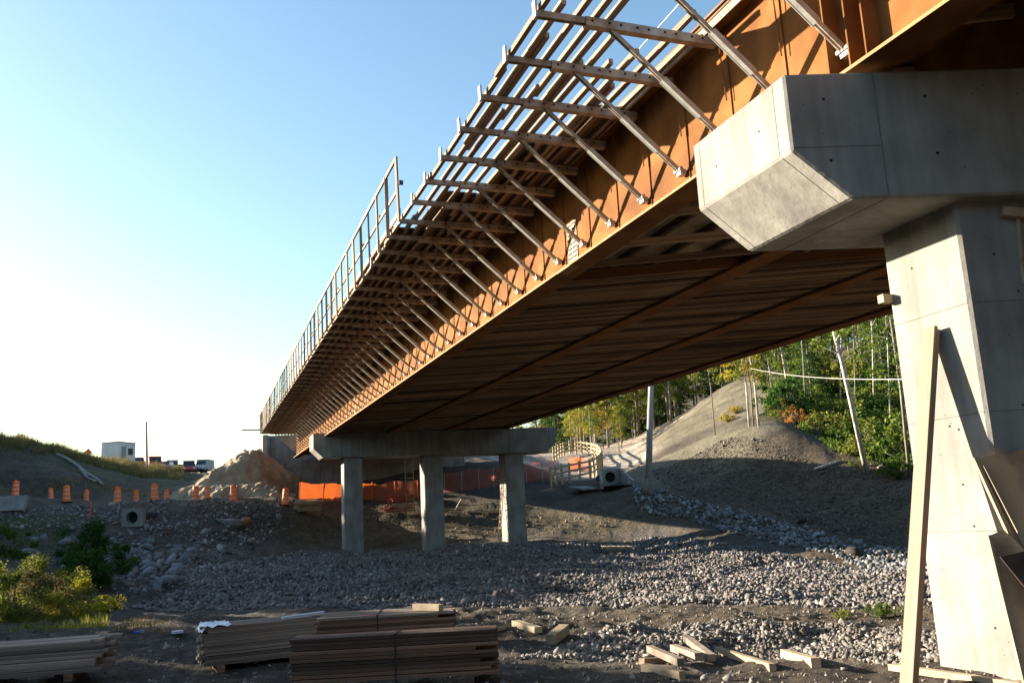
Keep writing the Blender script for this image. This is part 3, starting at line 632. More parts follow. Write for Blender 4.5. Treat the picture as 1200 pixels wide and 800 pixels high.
P=[V((-5,4,0)),V((12,4,0)),V((16,19,0)),V((-5,24,0))]; x,y=scatter(P,15000,R1); rocks('scattered_gravel',x,y,R1.lognormal(math.log(.015),.6,len(x)).clip(.008,.09),'rub','gravel and clods scattered over the near ground','gravel',R1)
P=poly([(760,552),(850,515),(960,545),(1060,560),(1060,640),(900,600),(780,572)]); x,y=scatter(P,9000,R1); rocks('slope_stones',x,y,R1.lognormal(math.log(.045),.45,len(x)).clip(.02,.22),'clod','small stones littering the bare right hand bank','stones',R1)
P=poly([(240,600),(400,600),(600,600),(760,600),(700,628),(420,638),(300,630)]); x,y=scatter(P,1500,R1); rocks('dirt_clods',x,y,R1.lognormal(math.log(.045),.55,len(x)).clip(.02,.2),'clod','clods and stones strewn around the far pier legs','clods',R1)
def bigrock(px,s,label,m='rock',fl=1):
    p=hit(*px); r=np.random.default_rng(px[0]); o=ob('boulder',npmesh('boulder',*RV[px[0]%16],m),None,p+V((0,0,s*.2))); o.scale=(s*1.2,s,s*.8*fl); o.rotation_euler=(.1,.1,px[0]); tag(o,label,'boulder')
bigrock((270,617),.85,'largest flat grey boulder on the slope below the earth heap'); bigrock((287,614),.62,'tawny boulder against the largest flat boulder','sand'); bigrock((262,624),.35,'small pale rock at the foot of the largest flat boulder')
bigrock((435,676),.28,'lone pale blue stone standing out on the cobble apron','blue_rock'); bigrock((198,684),.6,'big pale boulder lowest in the left bank rock pile','blue_rock'); bigrock((940,612),.4,'dark boulder beside the drainage channel','mud')
bigrock((1000,652),.75,'dark muddy lump at the end of the drainage channel','mud')
# ------------------------------------------------------------------ earth heap
def heap(name,ctr,rx,ry,hh,m,label,cat,seed,sharp=1.0,n_=90):
    a=np.linspace(0,2*PI,n_,endpoint=False); r_=np.linspace(0,1.15,44); RR_,AA_=np.meshgrid(r_,a,indexing='ij'); X=ctr[0]+RR_*rx*np.cos(AA_); Y=ctr[1]+RR_*ry*np.sin(AA_)
    prof=np.clip(1-RR_**sharp,0,None); Z=H(X.ravel(),Y.ravel()).reshape(X.shape)-.25+ (hh+.25)*prof*(1+.35*vn(X/1.7+seed,Y/1.7))+.5*vn(X/.9+seed,Y/.9)*(prof>0)*.5+.16*vn(X/.3,Y/.3)
    Z-=np.clip(RR_-1,0,1)*6
    vs=np.stack([X-ctr[0],Y-ctr[1],Z-ctr[2]],-1).reshape(-1,3); nr_,na_=X.shape; i_,j_=np.meshgrid(np.arange(nr_-1),np.arange(na_),indexing='ij'); k2=(j_+1)%na_
    f=np.stack([i_*na_+j_,(i_+1)*na_+j_,(i_+1)*na_+k2,i_*na_+k2],-1).reshape(-1,4)
    o=ob(name,npmesh(name,vs,f,m,True),None,ctr); tag(o,label,cat); return o
def ridge(name,px,hts,rad,m,label,seed):
    """piled earth dumped along a line: several overlapping tips"""
    P=[atd(*p) for p in px]; c0=P[0]; r_=np.random.default_rng(seed); x0=min(p[0] for p in P)-rad*1.3; x1=max(p[0] for p in P)+rad*1.3; y0=min(p[1] for p in P)-rad*1.3; y1=max(p[1] for p in P)+rad*1.3
    N=150; X,Y=np.meshgrid(np.linspace(x0,x1,N),np.linspace(y0,y1,N)); Hh=H(X.ravel(),Y.ravel()).reshape(X.shape); Z=np.full(X.shape,-9.)
    for p,h_ in zip(P,hts):
        d=np.hypot(X-p[0],Y-p[1])+.9*vn(X/1.4+seed,Y/1.4)+.45*vn(X/.5,Y/.5+seed); g0=h1(p[0],p[1]); Z=np.maximum(Z,g0+h_-np.sqrt(d*d+.5)*h_/rad*1.05)
    Z+=.22*vn(X/.33,Y/.33)+.16*vn(X/.15,Y/.15)+.35*vn(X/.8+3,Y/.8); Z=np.maximum(Z,Hh-.6)
    vs=np.stack([X-c0[0],Y-c0[1],Z-c0[2]],-1).reshape(-1,3); i_,j_=np.meshgrid(np.arange(N-1),np.arange(N-1),indexing='ij'); f=np.stack([i_*N+j_,i_*N+j_+1,(i_+1)*N+j_+1,(i_+1)*N+j_],-1).reshape(-1,4)
    kk=(Z-Hh).reshape(-1)>-.55; f=f[kk[f].any(1)]
    o=ob(name,npmesh(name,vs,f,m,True),None,tuple(c0)); tag(o,label,'earth heap'); return o
ridge('earth_heap',[(283,582,70),(291,582,72),(268,583,69),(255,583,68),(303,582,73)],[3.9,4.1,2.9,1.9,3.6],3.6,'sand','tall tan earth heap piled beside the abutment',3)
ridge('earth_heap',[(246,586,66),(262,586,65),(312,586,66),(298,586,66)],[1.0,1.5,1.0,1.4],2.2,'sand','lower ragged spill of tan earth in front of the tall heap',9)
t=T('concrete_block_stack','pale concrete blocks stacked behind the earth heap','concrete blocks',atd(311,548,76))
for i,(x_,y_,w_,h_) in enumerate(((309,531,1.1,.75),(312,541,1.3,.8),(306,549,1.5,.8))): t.box('block',V(atd(x_,y_,76.5)),(w_,1.0,h_),'white')
# ------------------------------------------------------------------ traffic drums
def make_drum():
    t=T('traffic_drum','x','drum',(0,0,0),'orange and white traffic drums on the terrace')
    z=.0; b=MB(); b.tube([(0,0,0),(0,0,.06)],[.31,.31],16); t.mb('rubber_base',b,'tyre',True)
    hs=[(.06,.26,'drum'),(.26,.295,'band'),(.295,.52,'drum'),(.52,.555,'band'),(.555,.78,'drum'),(.78,.815,'band'),(.815,1.08,'drum')]
    for z0,z1,m in hs:
        r0=.245-.06*z0; r1=.245-.06*z1; b=MB(); b.tube([(0,0,z0),(0,0,z1)],[r0,r1],16,True); t.mb('orange_band' if m=='drum' else 'white_band',b,m,False)
    b=MB(); b.box((0,0,1.11),(.2,.04,.07)); t.mb('handle',b,'drum')
    return t.o
dr=[(17,587.5,57,'at the far left end of the row, beside the grey concrete slab'),(78,587.5,57,'second of the taller drums from the left'),(137.5,588,57,'standing above the square culvert mouth'),(181,587,57,'fourth of the taller drums from the left'),(228.5,587,58,'at the left toe of the earth heap'),(273.5,586,59,'standing in front of the middle of the earth heap'),(334,586,60,'alone between the earth heap and the orange netting'),
    (59.5,587,62,'small and farther back, leftmost of the rear row'),(101,587,62,'small and farther back, second of the rear row'),(159.5,587,62,'small and farther back, third of the rear row'),(195,587,62,'small and farther back, fourth of the rear row'),(243,586,62,'small and farther back, at the heap foot')]
dp=make_drum()
for i,(x_,y_,d,lb) in enumerate(dr):
    p=V(atd(x_,y_,d)); hz=h1(p.x,p.y); o=dp if i==0 else copy_tree(dp)
    o.location=(p.x,p.y,hz-.03); o.rotation_euler=(random.uniform(-.06,.06),random.uniform(-.06,.06),random.uniform(0,3)); o.scale=(.8,)*3 if i>6 else (1,1,1)
    o['label']='orange striped drum '+lb
# ------------------------------------------------------------------ netting and fences
def net(name,pts,hgt,m,label,post='orange',sag=.06,n_=60,pn=6,dz=0):
    """pts: ground pixels of the foot of the net"""
    P=[hit(*p[:2]) for p in pts]; L=[0]
    for a,b_ in zip(P,P[1:]): L.append(L[-1]+(b_-a).length)
    def at_(s):
        for k in range(len(P)-1):
            if s<=L[k+1]+1e-6: f=(s-L[k])/(L[k+1]-L[k]); return P[k].lerp(P[k+1],f)
        return P[-1]
    t=T(name,label,'fence',P[0]); vs=[];uv=[]
    for i in range(n_+1):
        s=L[-1]*i/n_; p=at_(s); g=h1(p.x,p.y)+.06+dz; w_=.05*math.sin(s*2.1)+.03*math.sin(s*5.3); sg=sag*(1-abs(math.cos(s*PI/2.4)))
        top=hgt*(1+.05*math.sin(s*.9))-sg
        for q in range(5): vs.append((p.x,p.y+w_*(q/4)+.05*math.sin(s*3+q),g+top*q/4)); uv.append((s,top*q/4))
    fs=[(i*5+q,(i+1)*5+q,(i+1)*5+q+1,i*5+q+1) for i in range(n_) for q in range(4)]
    me=mesh('netting',[V(v)-t.loc for v in vs],fs,m,True); ul=me.uv_layers.new(name='UVMap')
    for lp in me.loops: ul.data[lp.index].uv=uv[lp.vertex_index]
    ob('netting',me,t.o)
    for k in range(pn):
        p=at_(L[-1]*k/(pn-1)); g=h1(p.x,p.y); t.beam('post',(p.x,p.y+.03,g-.1),(p.x+.02,p.y+.03,g+hgt+.1+dz),.05,.05,post)
    return t
net('safety_netting',[(351,587),(395,588),(440,586),(490,585)],1.22,'net','bright orange safety netting strung in front of the abutment wall')
net('safety_netting',[(521,578),(560,574),(590,569),(618,566),(655,562)],1.45,'net2','dull see-through red netting on grey posts right of the middle pier leg','pole',.1,60,8)
net('safety_netting',[(667,552),(680,551),(693,553)],1.15,'net','short orange netting hung on the timber path fence','timb_l',.03,16,3)
# curved timber fence along the path
fp=[(646,571),(652,569.5),(659,568),(668,566),(680,563.5),(692,560.5),(700,556),(704,551),(706,545),(704,540),(700,536.5),(695,534.5),(689,533),(682,532),(675,531.5),(668,532),(661,534),(655,537),(649,541)]
FP=[hit(*p) for p in fp]
t=T('path_fence','curved timber post and rail fence beside the gravel path','fence',FP[0])
def fh(p): return 1.35
fine=[]
for a,b_ in zip(FP,FP[1:]):
    n_=max(1,round((b_-a).length/1.9)); fine+=[a.lerp(b_,k/n_) for k in range(n_)]
fine.append(FP[-1])
for p in fine: p.z=h1(p.x,p.y)
for p in fine: t.beam('fence_post',p-V((0,0,.2)),p+V((0,0,1.55)),.16,.14,'fence')
for a,b_ in zip(fine,fine[1:]):
    for z in (.45,.9,1.35): t.beam('fence_rail',a+V((-.09,-.09,z)),b_+V((-.09,-.09,z)),.05,.16,'fence')
# ------------------------------------------------------------------ culverts
def culvert(px,wd,ht,label,tilt=0,wings=False,yaw=.0):
    p=hit(*px); t=T('culvert',label,'culvert',p); f=V((CF[0],CF[1],0)).normalized(); s=V((f.y,-f.x,0)); s=(Matrix.Rotation(yaw,3,'Z')@s); f=(Matrix.Rotation(yaw,3,'Z')@f); r=min(wd,ht)*.33; z0=V((0,0,1))
    c_=p+z0*ht*.48; N=24; ring=[c_+(s*math.cos(2*PI*k/N)+z0*math.sin(2*PI*k/N))*r for k in range(N)]
    sq=[]
    for k in range(N):
        a=2*PI*k/N; m_=max(abs(math.cos(a)),abs(math.sin(a))); sq.append(c_+s*(math.cos(a)/m_*wd/2)+z0*(math.sin(a)/m_*ht/2))
    b=MB(); b.add(ring+sq+[v+f*.5 for v in ring]+[v+f*.5 for v in sq],[x for k in range(N) for x in ((k,(k+1)%N,N+(k+1)%N,N+k),(k,2*N+k,2*N+(k+1)%N,(k+1)%N),(N+k,N+(k+1)%N,3*N+(k+1)%N,3*N+k))]); t.mb('headwall',b,'conc')
    b=MB(); b.tube([c_+f*.45,c_+f*3],r*1.001,24,True); t.mb('pipe_bore',b,'hole')
    if wings:
        for sd,k in ((-1,1.0),(1,1.25)):
            a=p+s*sd*wd/2; o_=s*sd*wd*.26-f*1.9*k; th=s*sd*.16
            b=MB(); b.add([a-z0*.3,a+o_-z0*.3,a+o_+z0*.15,a+z0*ht*1.0,a+th-z0*.3,a+o_+th-z0*.3,a+o_+th+z0*.15,a+th+z0*ht*1.0],[(0,1,2,3),(7,6,5,4),(0,4,5,1),(1,5,6,2),(2,6,7,3),(3,7,4,0)]); t.mb('wing_wall',b,'conc')
        b=MB(); b.add([p-s*wd/2-z0*.02,p+s*wd/2-z0*.02,p+s*wd*.76-f*2.2-z0*.1,p-s*wd*.7-f*1.8-z0*.1],[(3,2,1,0)]); 
        b.add([V(v)-V((0,0,.2)) for v in list(b.v)],[(0,1,2,3)]); t.mb('apron',b,'conc')
culvert((154,617),1.15,1.0,'small square concrete culvert mouth above the left boulders'); culvert((716,569),1.35,1.2,'concrete culvert with splayed wing walls below the gravel path',0,True,.15)
b=MB(); p=hit(168,616); f=V((CF[0],CF[1],0)).normalized(); b.tube([p+V((0,0,.15)),p+f*.8+V((0,0,.15))],.13,10); solo('drain_pipe',b,'black','thin black pipe end beside the square culvert','pipe',p)
# pieces of flat concrete / boards near right culvert
p=hit(686,575); b=MB(); b.box(p+V((0,0,.18)),(2.2,1.5,.12),Matrix.Rotation(.4,3,'Z')@Matrix.Rotation(.16,3,'X')); solo('concrete_slab',b,'conc','pale flat slab lying on shaded earth left of the winged culvert','slab',p)
p=hit(700,575); b=MB(); b.box(p+V((0,0,.12)),(1.9,.22,.08),Matrix.Rotation(.75,3,'Z')); solo('board',b,'timb_l','narrow pale board beside the flat slab near the winged culvert','board',p)
p=hit(4,598); b=MB(); b.box(p+V((0,0,.35)),(2.6,.25,1.0),Matrix.Rotation(-.3,3,'Z')@Matrix.Rotation(-.5,3,'X')); solo('concrete_slab',b,'conc','grey concrete slab end cut off by the picture edge below the leftmost drum','slab',p)
# ------------------------------------------------------------------ utility poles, cable
p=hit(759,580); t=T('utility_pole','grey wooden utility pole standing in the stones beside the bank','pole',p)
tp=V(atd(764.5,400,61)); b=MB(); b.tube([p-V((0,0,.4)),p.lerp(tp,.5),tp+(tp-p)*.25],[.24,.20,.15],12); t.mb('shaft',b,'pole',True)
b=MB(); b.tube([p-V((0,0,.3)),p+V((0,0,1.1))],[.30,.29],12); t.mb('base_sleeve',b,'bark',True)
p=V(atd(173,552,115)); t=T('utility_pole','thin distant utility pole against the sky by the parked cars','pole',p); b=MB(); b.tube([p-V((0,0,1)),V(atd(171.3,494,115))],[.16,.11],8); t.mb('shaft',b,'pole',True)
pa=V((NQ.x+.02,NQ.y+.9,V(atd(1056,444,9.5)).z)); 
pts=[];A_=V(atd(1062,444,11.0)); B_=V(atd(845,421,26))
for k in range(25): s=k/24; q=A_.lerp(B_,s); q.z-=.17*4*s*(1-s); pts.append(q)
b=MB(); b.tube(pts,.0045,5); solo('cable',b,'wht','white cable sagging across the trees from the near pier','cable',A_)
# ------------------------------------------------------------------ ladder
p=hit(481,606); s=V((CR[0],CR[1],0)).normalized(); top=V(atd(479,537,57.2)); foot=V(atd(481.5,606,59)); foot.z=h1(foot.x,foot.y)
t=T('ladder','tall timber ladder leaning up to the far pier cap left of its middle leg','ladder',foot)
for k in (-1,1): t.beam('ladder_rail',foot+s*.26*k,top+s*.26*k,.05,.07,'timb_l')
for k in range(13): q=foot.lerp(top,(k+.6)/13.2); t.beam('rung',q-s*.26,q+s*.26,.04,.04,'timb_l',(0,1,0))
q=AF+SK*11.7728+V((-.02,.6,0)); t=T('ladder','narrow ladder leaning on the sunlit side of the right pier leg','ladder',(q.x-.5,q.y,h1(q.x-.5,q.y)))
a=V((q.x-.55,q.y-.3,h1(q.x-.5,q.y))); b_=V((q.x-.06,q.y+.1,1.9))
for k in (-1,1): t.beam('ladder_rail',a+V((0,.2*k,0)),b_+V((0,.2*k,0)),.05,.05,'timb')
for k in range(9): c_=a.lerp(b_,(k+.5)/9); t.beam('rung',c_-V((0,.2,0)),c_+V((0,.2,0)),.035,.035,'timb')
# ------------------------------------------------------------------ lumber stacks
def stack(name,label,base,dirv,L,cols,rows,bw,bt,m,group,jit=.03,straps=(),gapl=None,wrap=False,top_m=None,bearers=True):
    t=T(name,label,'lumber stack',base,group); d=V(dirv).normalized(); n_=V((-d.y,d.x,0)); R=Matrix((d,n_,V((0,0,1)))).transposed(); z=base.z
    if bearers:
        for f in (.14,.86): t.box('bearer',base+d*(f-.5)*L+V((0,0,.045))+n_*(cols*bw/2),(.10,cols*bw+.1,.09),'lum',R)
        z+=.09
    for r_ in range(rows):
        for k in range(cols):
            e=random.uniform(-jit,jit); l_=L*(1 if random.random()<.75 else random.uniform(.88,1)); 
            if gapl and r_ in gapl and k==0: l_=L*gapl[r_]
            tw=.003*random.uniform(-1,1)
            t.box('plank',base+d*(e+(L-l_)/2*random.choice((-1,1)))+n_*(bw*(k+.5)+random.uniform(-.008,.008))+V((0,0,z-base.z+bt*(r_+.5)+tw)),(l_,bw*.965,bt*random.uniform(.78,.94)),(top_m if (top_m and r_==rows-1) else m),R)
    Ht=z-base.z+rows*bt
    for f in straps:
        c_=base+d*(f-.5)*L
        t.box('strap',c_-n_*.006+V((0,0,Ht/2+.01)),(.022,.004,Ht),'black',R); t.box('strap',c_+n_*cols*bw/2+V((0,0,Ht+.004)),(.022,cols*bw+.01,.004),'black',R)
    if wrap:
        b=MB(); c_=base-d*(L/2-.18); W_=cols*bw; N=7
        vs=[];
        for i in range(N):
            for j in range(N+2):
                u=i/(N-1); v_=j/(N+1); q=c_-d*.22+d*(.40*u)+n_*(W_*min(v_*1.25,1)-.02)+V((0,0,Ht+.012+.02*math.sin(i*2.3+j*1.7)-max(0,(.14-u)*.9)*.6)); vs.append(q)
        b.add(vs,[(i*(N+2)+j,(i+1)*(N+2)+j,(i+1)*(N+2)+j+1,i*(N+2)+j+1) for i in range(N-1) for j in range(N+1)]); t.mb('plastic_wrap',b,'wrap',True)
    return t,Ht
gz=-1.85
p=V(atz(463,801,-1.82)); p.z=h1(p.x,p.y)-.02; dx=V((CR[0],CR[1],0)).normalized(); dx=(Matrix.Rotation(.03,3,'Z')@dx)
stack('lumber_stack','nearest strapped stack of long brown planks at the centre foreground',p,dx,2.42,3,11,.14,.0455,'lum','stacks of planks in the foreground',.02,(.505,),{1:.97,6:.9},False)
p2=V(atz(443,760,-1.9)); p2.z=h1(p2.x,p2.y)-.02
stack('lumber_stack','brown plank stack with pink marking just behind the nearest stack',p2,(Matrix.Rotation(.05,3,'Z')@dx),2.42,6,8,.17,.046,'lum','stacks of planks in the foreground',.03,(.5,),None,False,'lumg')
p3=V(atz(312,785,-1.84)); p3.z=h1(p3.x,p3.y)
stack('lumber_stack','skewed grey plank stack with a torn plastic wrapped end',p3-V((.05,-.1,0)),(Matrix.Rotation(.42,3,'Z')@dx),1.5,5,12,.13,.041,'lumg','stacks of planks in the foreground',.05,(),None,True)
p4=V(atz(20,812,-1.82)); p4.z=h1(p4.x,p4.y)
t4,_=stack('lumber_stack','stack of wide uneven boards in the bottom left corner',p4-dx*.3,(Matrix.Rotation(.20,3,'Z')@dx),2.4,5,7,.15,.055,'lumg','stacks of planks in the foreground',.16,(),None,False)
# pink paint mark on top of the rear stack
q=p2+V((-.1,.1,.09+8*.046+.001)); b=MB(); b.box(q,(.28,.05,.003)); M['pink']=mat('pink_paint',(.75,.10,.16),None,5,.8,0); solo('paint_mark',b,'pink','pink paint mark sprayed on the rear plank stack','paint mark',q)
# loose sticks tucked between stacks
def stick(a,b_,w_,h_,m,label,za=None,zb_=None,cat='timber',name='timber_block',lift=0,group=None):
    p=hit(*a) if za is None else V(atz(a[0],a[1],za)); q=hit(*b_) if zb_ is None else V(atz(b_[0],b_[1],zb_)); b=MB()
    p=p+V((0,0,h_/2+lift)); q=q+V((0,0,h_/2+lift)); b.beam(p,q,w_,h_); return solo(name,b,m,label,cat,p,group)
for i,(a,b_,w_,h_,m,lb,lf) in enumerate([
 ((604,733),(631,742),.14,.10,'timb_l','squared timber offcut alone left of the stones, its end cut orange',0),
 ((646,757),(662,743),.17,.15,'timb_l','thick short timber offcut tilted on the rubble',.02),
 ((762,772),(799,790),.09,.09,'lumg','grey square timber slanting over the small timber pile, leftmost on top',.10),
 ((790,770),(820,783),.10,.10,'lumg','grey square timber in the middle of the small timber pile',.09),
 ((805,757),(835,781),.10,.09,'lumg','grey square timber with tan end, rightmost of the small pile',.07),
 ((755,786),(800,795),.10,.09,'timb_l','tan timber at the bottom of the small pile',0),
 ((752,778),(795,776),.10,.08,'timb','brown timber lying across the back of the small pile',0),
 ((842,765),(906,787),.08,.09,'timb_l','long thin plank on edge right of the small timber pile',0),
 ((920,770),(957,783),.11,.11,'timb_l','stubby square timber block casting a shadow at the rubble edge',0),
 ((1045,785),(1200,808),.09,.07,'timb_l','long pale batten lying at the foot of the near pier',0)]):
    stick(a,b_,w_,h_,m,lb,lift=lf,group='loose timbers on the near ground')
q=p2+dx*.85+V((0,.25,.09+8*.046)); b=MB(); b.beam(q+V((-.16,.22,.06)),q+V((.16,-.25,.06)),.11,.10); solo('timber_block',b,'timb_l','short timber block resting on top of the rear plank stack','timber',q,'loose timbers on the near ground')
q=p3+dx*.55+V((0,.35,.09+12*.041)); b=MB(); b.beam(q+V((-.3,0,.03)),q+V((.28,.15,.05)),.10,.03); solo('plank_offcut',b,'wrap','pale board poking out from the skewed plank stack','board',q)
stick((536,747),(590,737),.09,.05,'timb','slim brown stick beyond the right end of the nearest stack',name='stick')
# small litter
p=hit(162,742); b=MB(); b.box(p+V((0,0,.03)),(.22,.08,.04)); solo('litter',b,'blue','scrap of bright blue plastic on the dark ground','litter',p)
p=hit(208,745); b=MB(); b.box(p+V((0,0,.04)),(.20,.12,.05),Matrix.Rotation(.5,3,'Z')); solo('litter',b,'wrap','pale crumpled scrap right of the blue plastic','litter',p)
# pallet on the cobbles
p=hit(724,650)+V((0,0,.24)); t=T('pallet','small flat wooden pallet lying on the cobble apron','pallet',p); R=Matrix.Rotation(-.25,3,'Z')@Matrix.Rotation(.10,3,'X')
for k in range(6): t.box('slat',p+R@V((-.62+k*.25,0,.22)),(.17,1.1,.03),'timb_l',R)
for k in (-1,0,1): t.box('stringer',p+R@V((0,k*.48,.14)),(1.5,.08,.11),'timb',R)
# distant timber piles
def smallpile(px,n_,L,m,label,group=None,seed=1,spread=.35,w_=.12,rows=4):
    r=random.Random(seed); p=hit(*px)+V((0,-.4,.12)); t=T('timber_pile',label,'timber pile',p,group)
    for k in range(n_):
        z=.06+(k//rows)*.12; t.box('board',p+V((r.uniform(-spread,spread)*.5,r.uniform(-spread,spread),z)),(L*r.uniform(.8,1.1),w_,.08),m if r.random()<.75 else 'timb_l',Matrix.Rotation(r.uniform(-.18,.18)-.2,3,'Z'))
    return t
smallpile((360,602),26,1.6,'timb_l','pale board pile on the dirt left of the left pier leg',None,2)
smallpile((468,602),38,1.7,'redp','reddish board pile at the foot of the tall ladder',None,3)
smallpile((452,602),8,.7,'redp','small heap of red and tan scraps left of the reddish board pile',None,5)
t=smallpile((527,604),9,1.3,'timb','dark scrap timber heap right of the middle pier leg',None,6)
a=hit(533,601); b=MB(); b.beam(a+V((0,0,.1)),a+V((.5,0,.85)),.1,.06); solo('board',b,'timb_l','pale board sticking up from the scrap heap right of the middle leg','board',a)
stick((548,601),(586,600),.15,.1,'timb_l','long pale plank on the dirt between the middle and right legs',name='board')
p=hit(106,606); b=MB(); b.beam(p,p+V((0,0,.9)),.07,.05); solo('marker_stake',b,'orange','small orange marker stake on the dark slope below the drums','stake',p)
# ------------------------------------------------------------------ things at the near pier
fx=NQ.x
def face(px,py,off=.0): # point on the sunlit face of the near column
    r=ray(px,py); k=(fx-off)/r[0]; return V(r*k)
topb=face(1090,384,.10); r_=ray(1066,830); k=(-1.95)/r_[2]; botb=V(r_*k)
botb=V((fx-1.15, 0,0)); rb=ray(1063,812); kk=botb.x/rb[0]; botb=V(rb*kk); botb=topb+(botb-topb)*((topb.z+1.95)/(topb.z-botb.z))
t=T('leaning_planks','two tall planks leaning together against the sunlit column of the near pier','planks',botb)
sd=V((.62,-.78,0)); t.beam('plank',botb,topb,.045,.18,'plank',(0,1,0)); t.beam('plank',botb+V((.062,.03,0)),topb+V((.052,.02,-.03)),.045,.17,'plank',(0,1,0))
a=face(1038,351,.05); t=T('timber_block','x','timber',a); b=MB(); b.box(V((fx-.07,NQ.y+DC-.02,a.z)),(.16,.10,.10)); 
t.o['label']='small square timber block fixed high on the left edge of the near column'; t.mb('block',b,'timb_l')
# timbers and board fixed on the column front, plywood leaning at its foot
def ff(px,py,off=0): # point off the shaded front face of the near column
    r=ray(px,py); n_=np.array(NF); q0=np.array(NQ+NF*off); return V(r*(q0@n_)/(r@n_))
a,b_=ff(1174,248,.06),ff(1230,255,.06); b=MB(); b.beam(a,b_,.09,.10); solo('timber_brace',b,'timb','brown timber fixed level just beneath the near pier cap','timber',a)
a,b_=ff(1192,257,.02),ff(1200,333,.02); b=MB(); b.beam(a,b_,.02,.07,NF); solo('timber_brace',b,'lumg','thin grey board hanging down the column beneath the level timber','board',a)
def panel(name,label,cs,th,m,offs,edges=None):
    P=[ff(x_,y_,o_) for (x_,y_),o_ in zip(cs,offs)]; nn=(P[1]-P[0]).cross(P[2]-P[0]).normalized(); nn=nn if nn.dot(V((0,1,0)))>0 else -nn
    t=T(name,label,'formwork panel',P[-1]); b=MB(); b.prism(P,nn*th); t.mb('plywood_face',b,m)
    for (i,j,w_) in edges or (): t.beam('batten',P[i]-nn*.02,P[j]-nn*.02,w_,.05,'timb_l',nn)
    return t
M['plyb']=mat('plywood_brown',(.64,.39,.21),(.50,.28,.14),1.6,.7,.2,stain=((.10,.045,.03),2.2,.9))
panel('plywood_panel','tall stained plywood panel leaning on the shaded front of the near pier',[(1141,537),(1235,520),(1290,760),(1215,700)],.02,'plyb',(.05,.05,.55,.5),((0,3,.035),))
t=T('batten_pair','pale slanting batten in front of the stained plywood panel','batten',ff(1215,690,.55)); t.beam('batten',ff(1153,546,.12),ff(1222,680,.52),.03,.05,'timb_l',NF)
panel('plywood_panel','brown plywood panel standing lower and nearer beside the column foot',[(1158,628),(1176,620),(1260,700),(1290,860),(1212,850)],.025,'plyb',(.35,.35,.6,.9,.85),((0,4,.03),))
panel('plywood_panel','dark triangular plywood offcut lying across the two brown panels',[(1172,652),(1225,640),(1240,735)],.02,'lum',(.72,.8,.9))
# ------------------------------------------------------------------ far road: trailer, sign, vehicles
def on(px,py,d): p=V(atd(px,py,d)); return p
p=on(138,550,112); p.z-=.5; t=T('office_trailer','white boxy site trailer on the skyline of the left hill','trailer',p)
Rt=Matrix.Rotation(-.62,3,'Z'); zc_=V(atd(138,532,112)).z
t.box('trailer_body',V((p.x,p.y,zc_+.05)),(2.6,3.0,2.65),'trail',Rt)
for k in range(7): t.box('cladding_rib',V((p.x,p.y,zc_+.05))+Rt@V((-1.1+k*.36,-1.515,0)),(.04,.03,2.6),'trail',Rt)
t.box('trailer_roof',V((p.x,p.y,zc_+1.42)),(2.7,3.1,.08),'cmet',Rt)
dd_=t.box('trailer_door',V((p.x,p.y,zc_-.1))+Rt@V((1.32,-.6,0)),(.05,.8,2.0),'pole',Rt); t.box('trailer_window',V((p.x,p.y,zc_+.3))+Rt@V((1.32,.6,0)),(.05,.8,.8),'glass',Rt)
p=on(103,538,98); t=T('warning_sign','orange diamond road sign on the grassy hilltop left of the trailer','road sign',p)
c_=V(atd(103.3,530,98)); 
t.box('sign_panel',c_,(.64,.03,.64),'orange',Matrix.Rotation(-.2,3,'Z')@Matrix.Rotation(PI/4,3,'Y')); b=MB(); b.box(c_+V((0,-.03,0)),(.10,.02,.3)); t.mb('symbol',b,'black'); t.beam('post',p-V((0,0,1.2)),c_,.05,.05,'cmet')
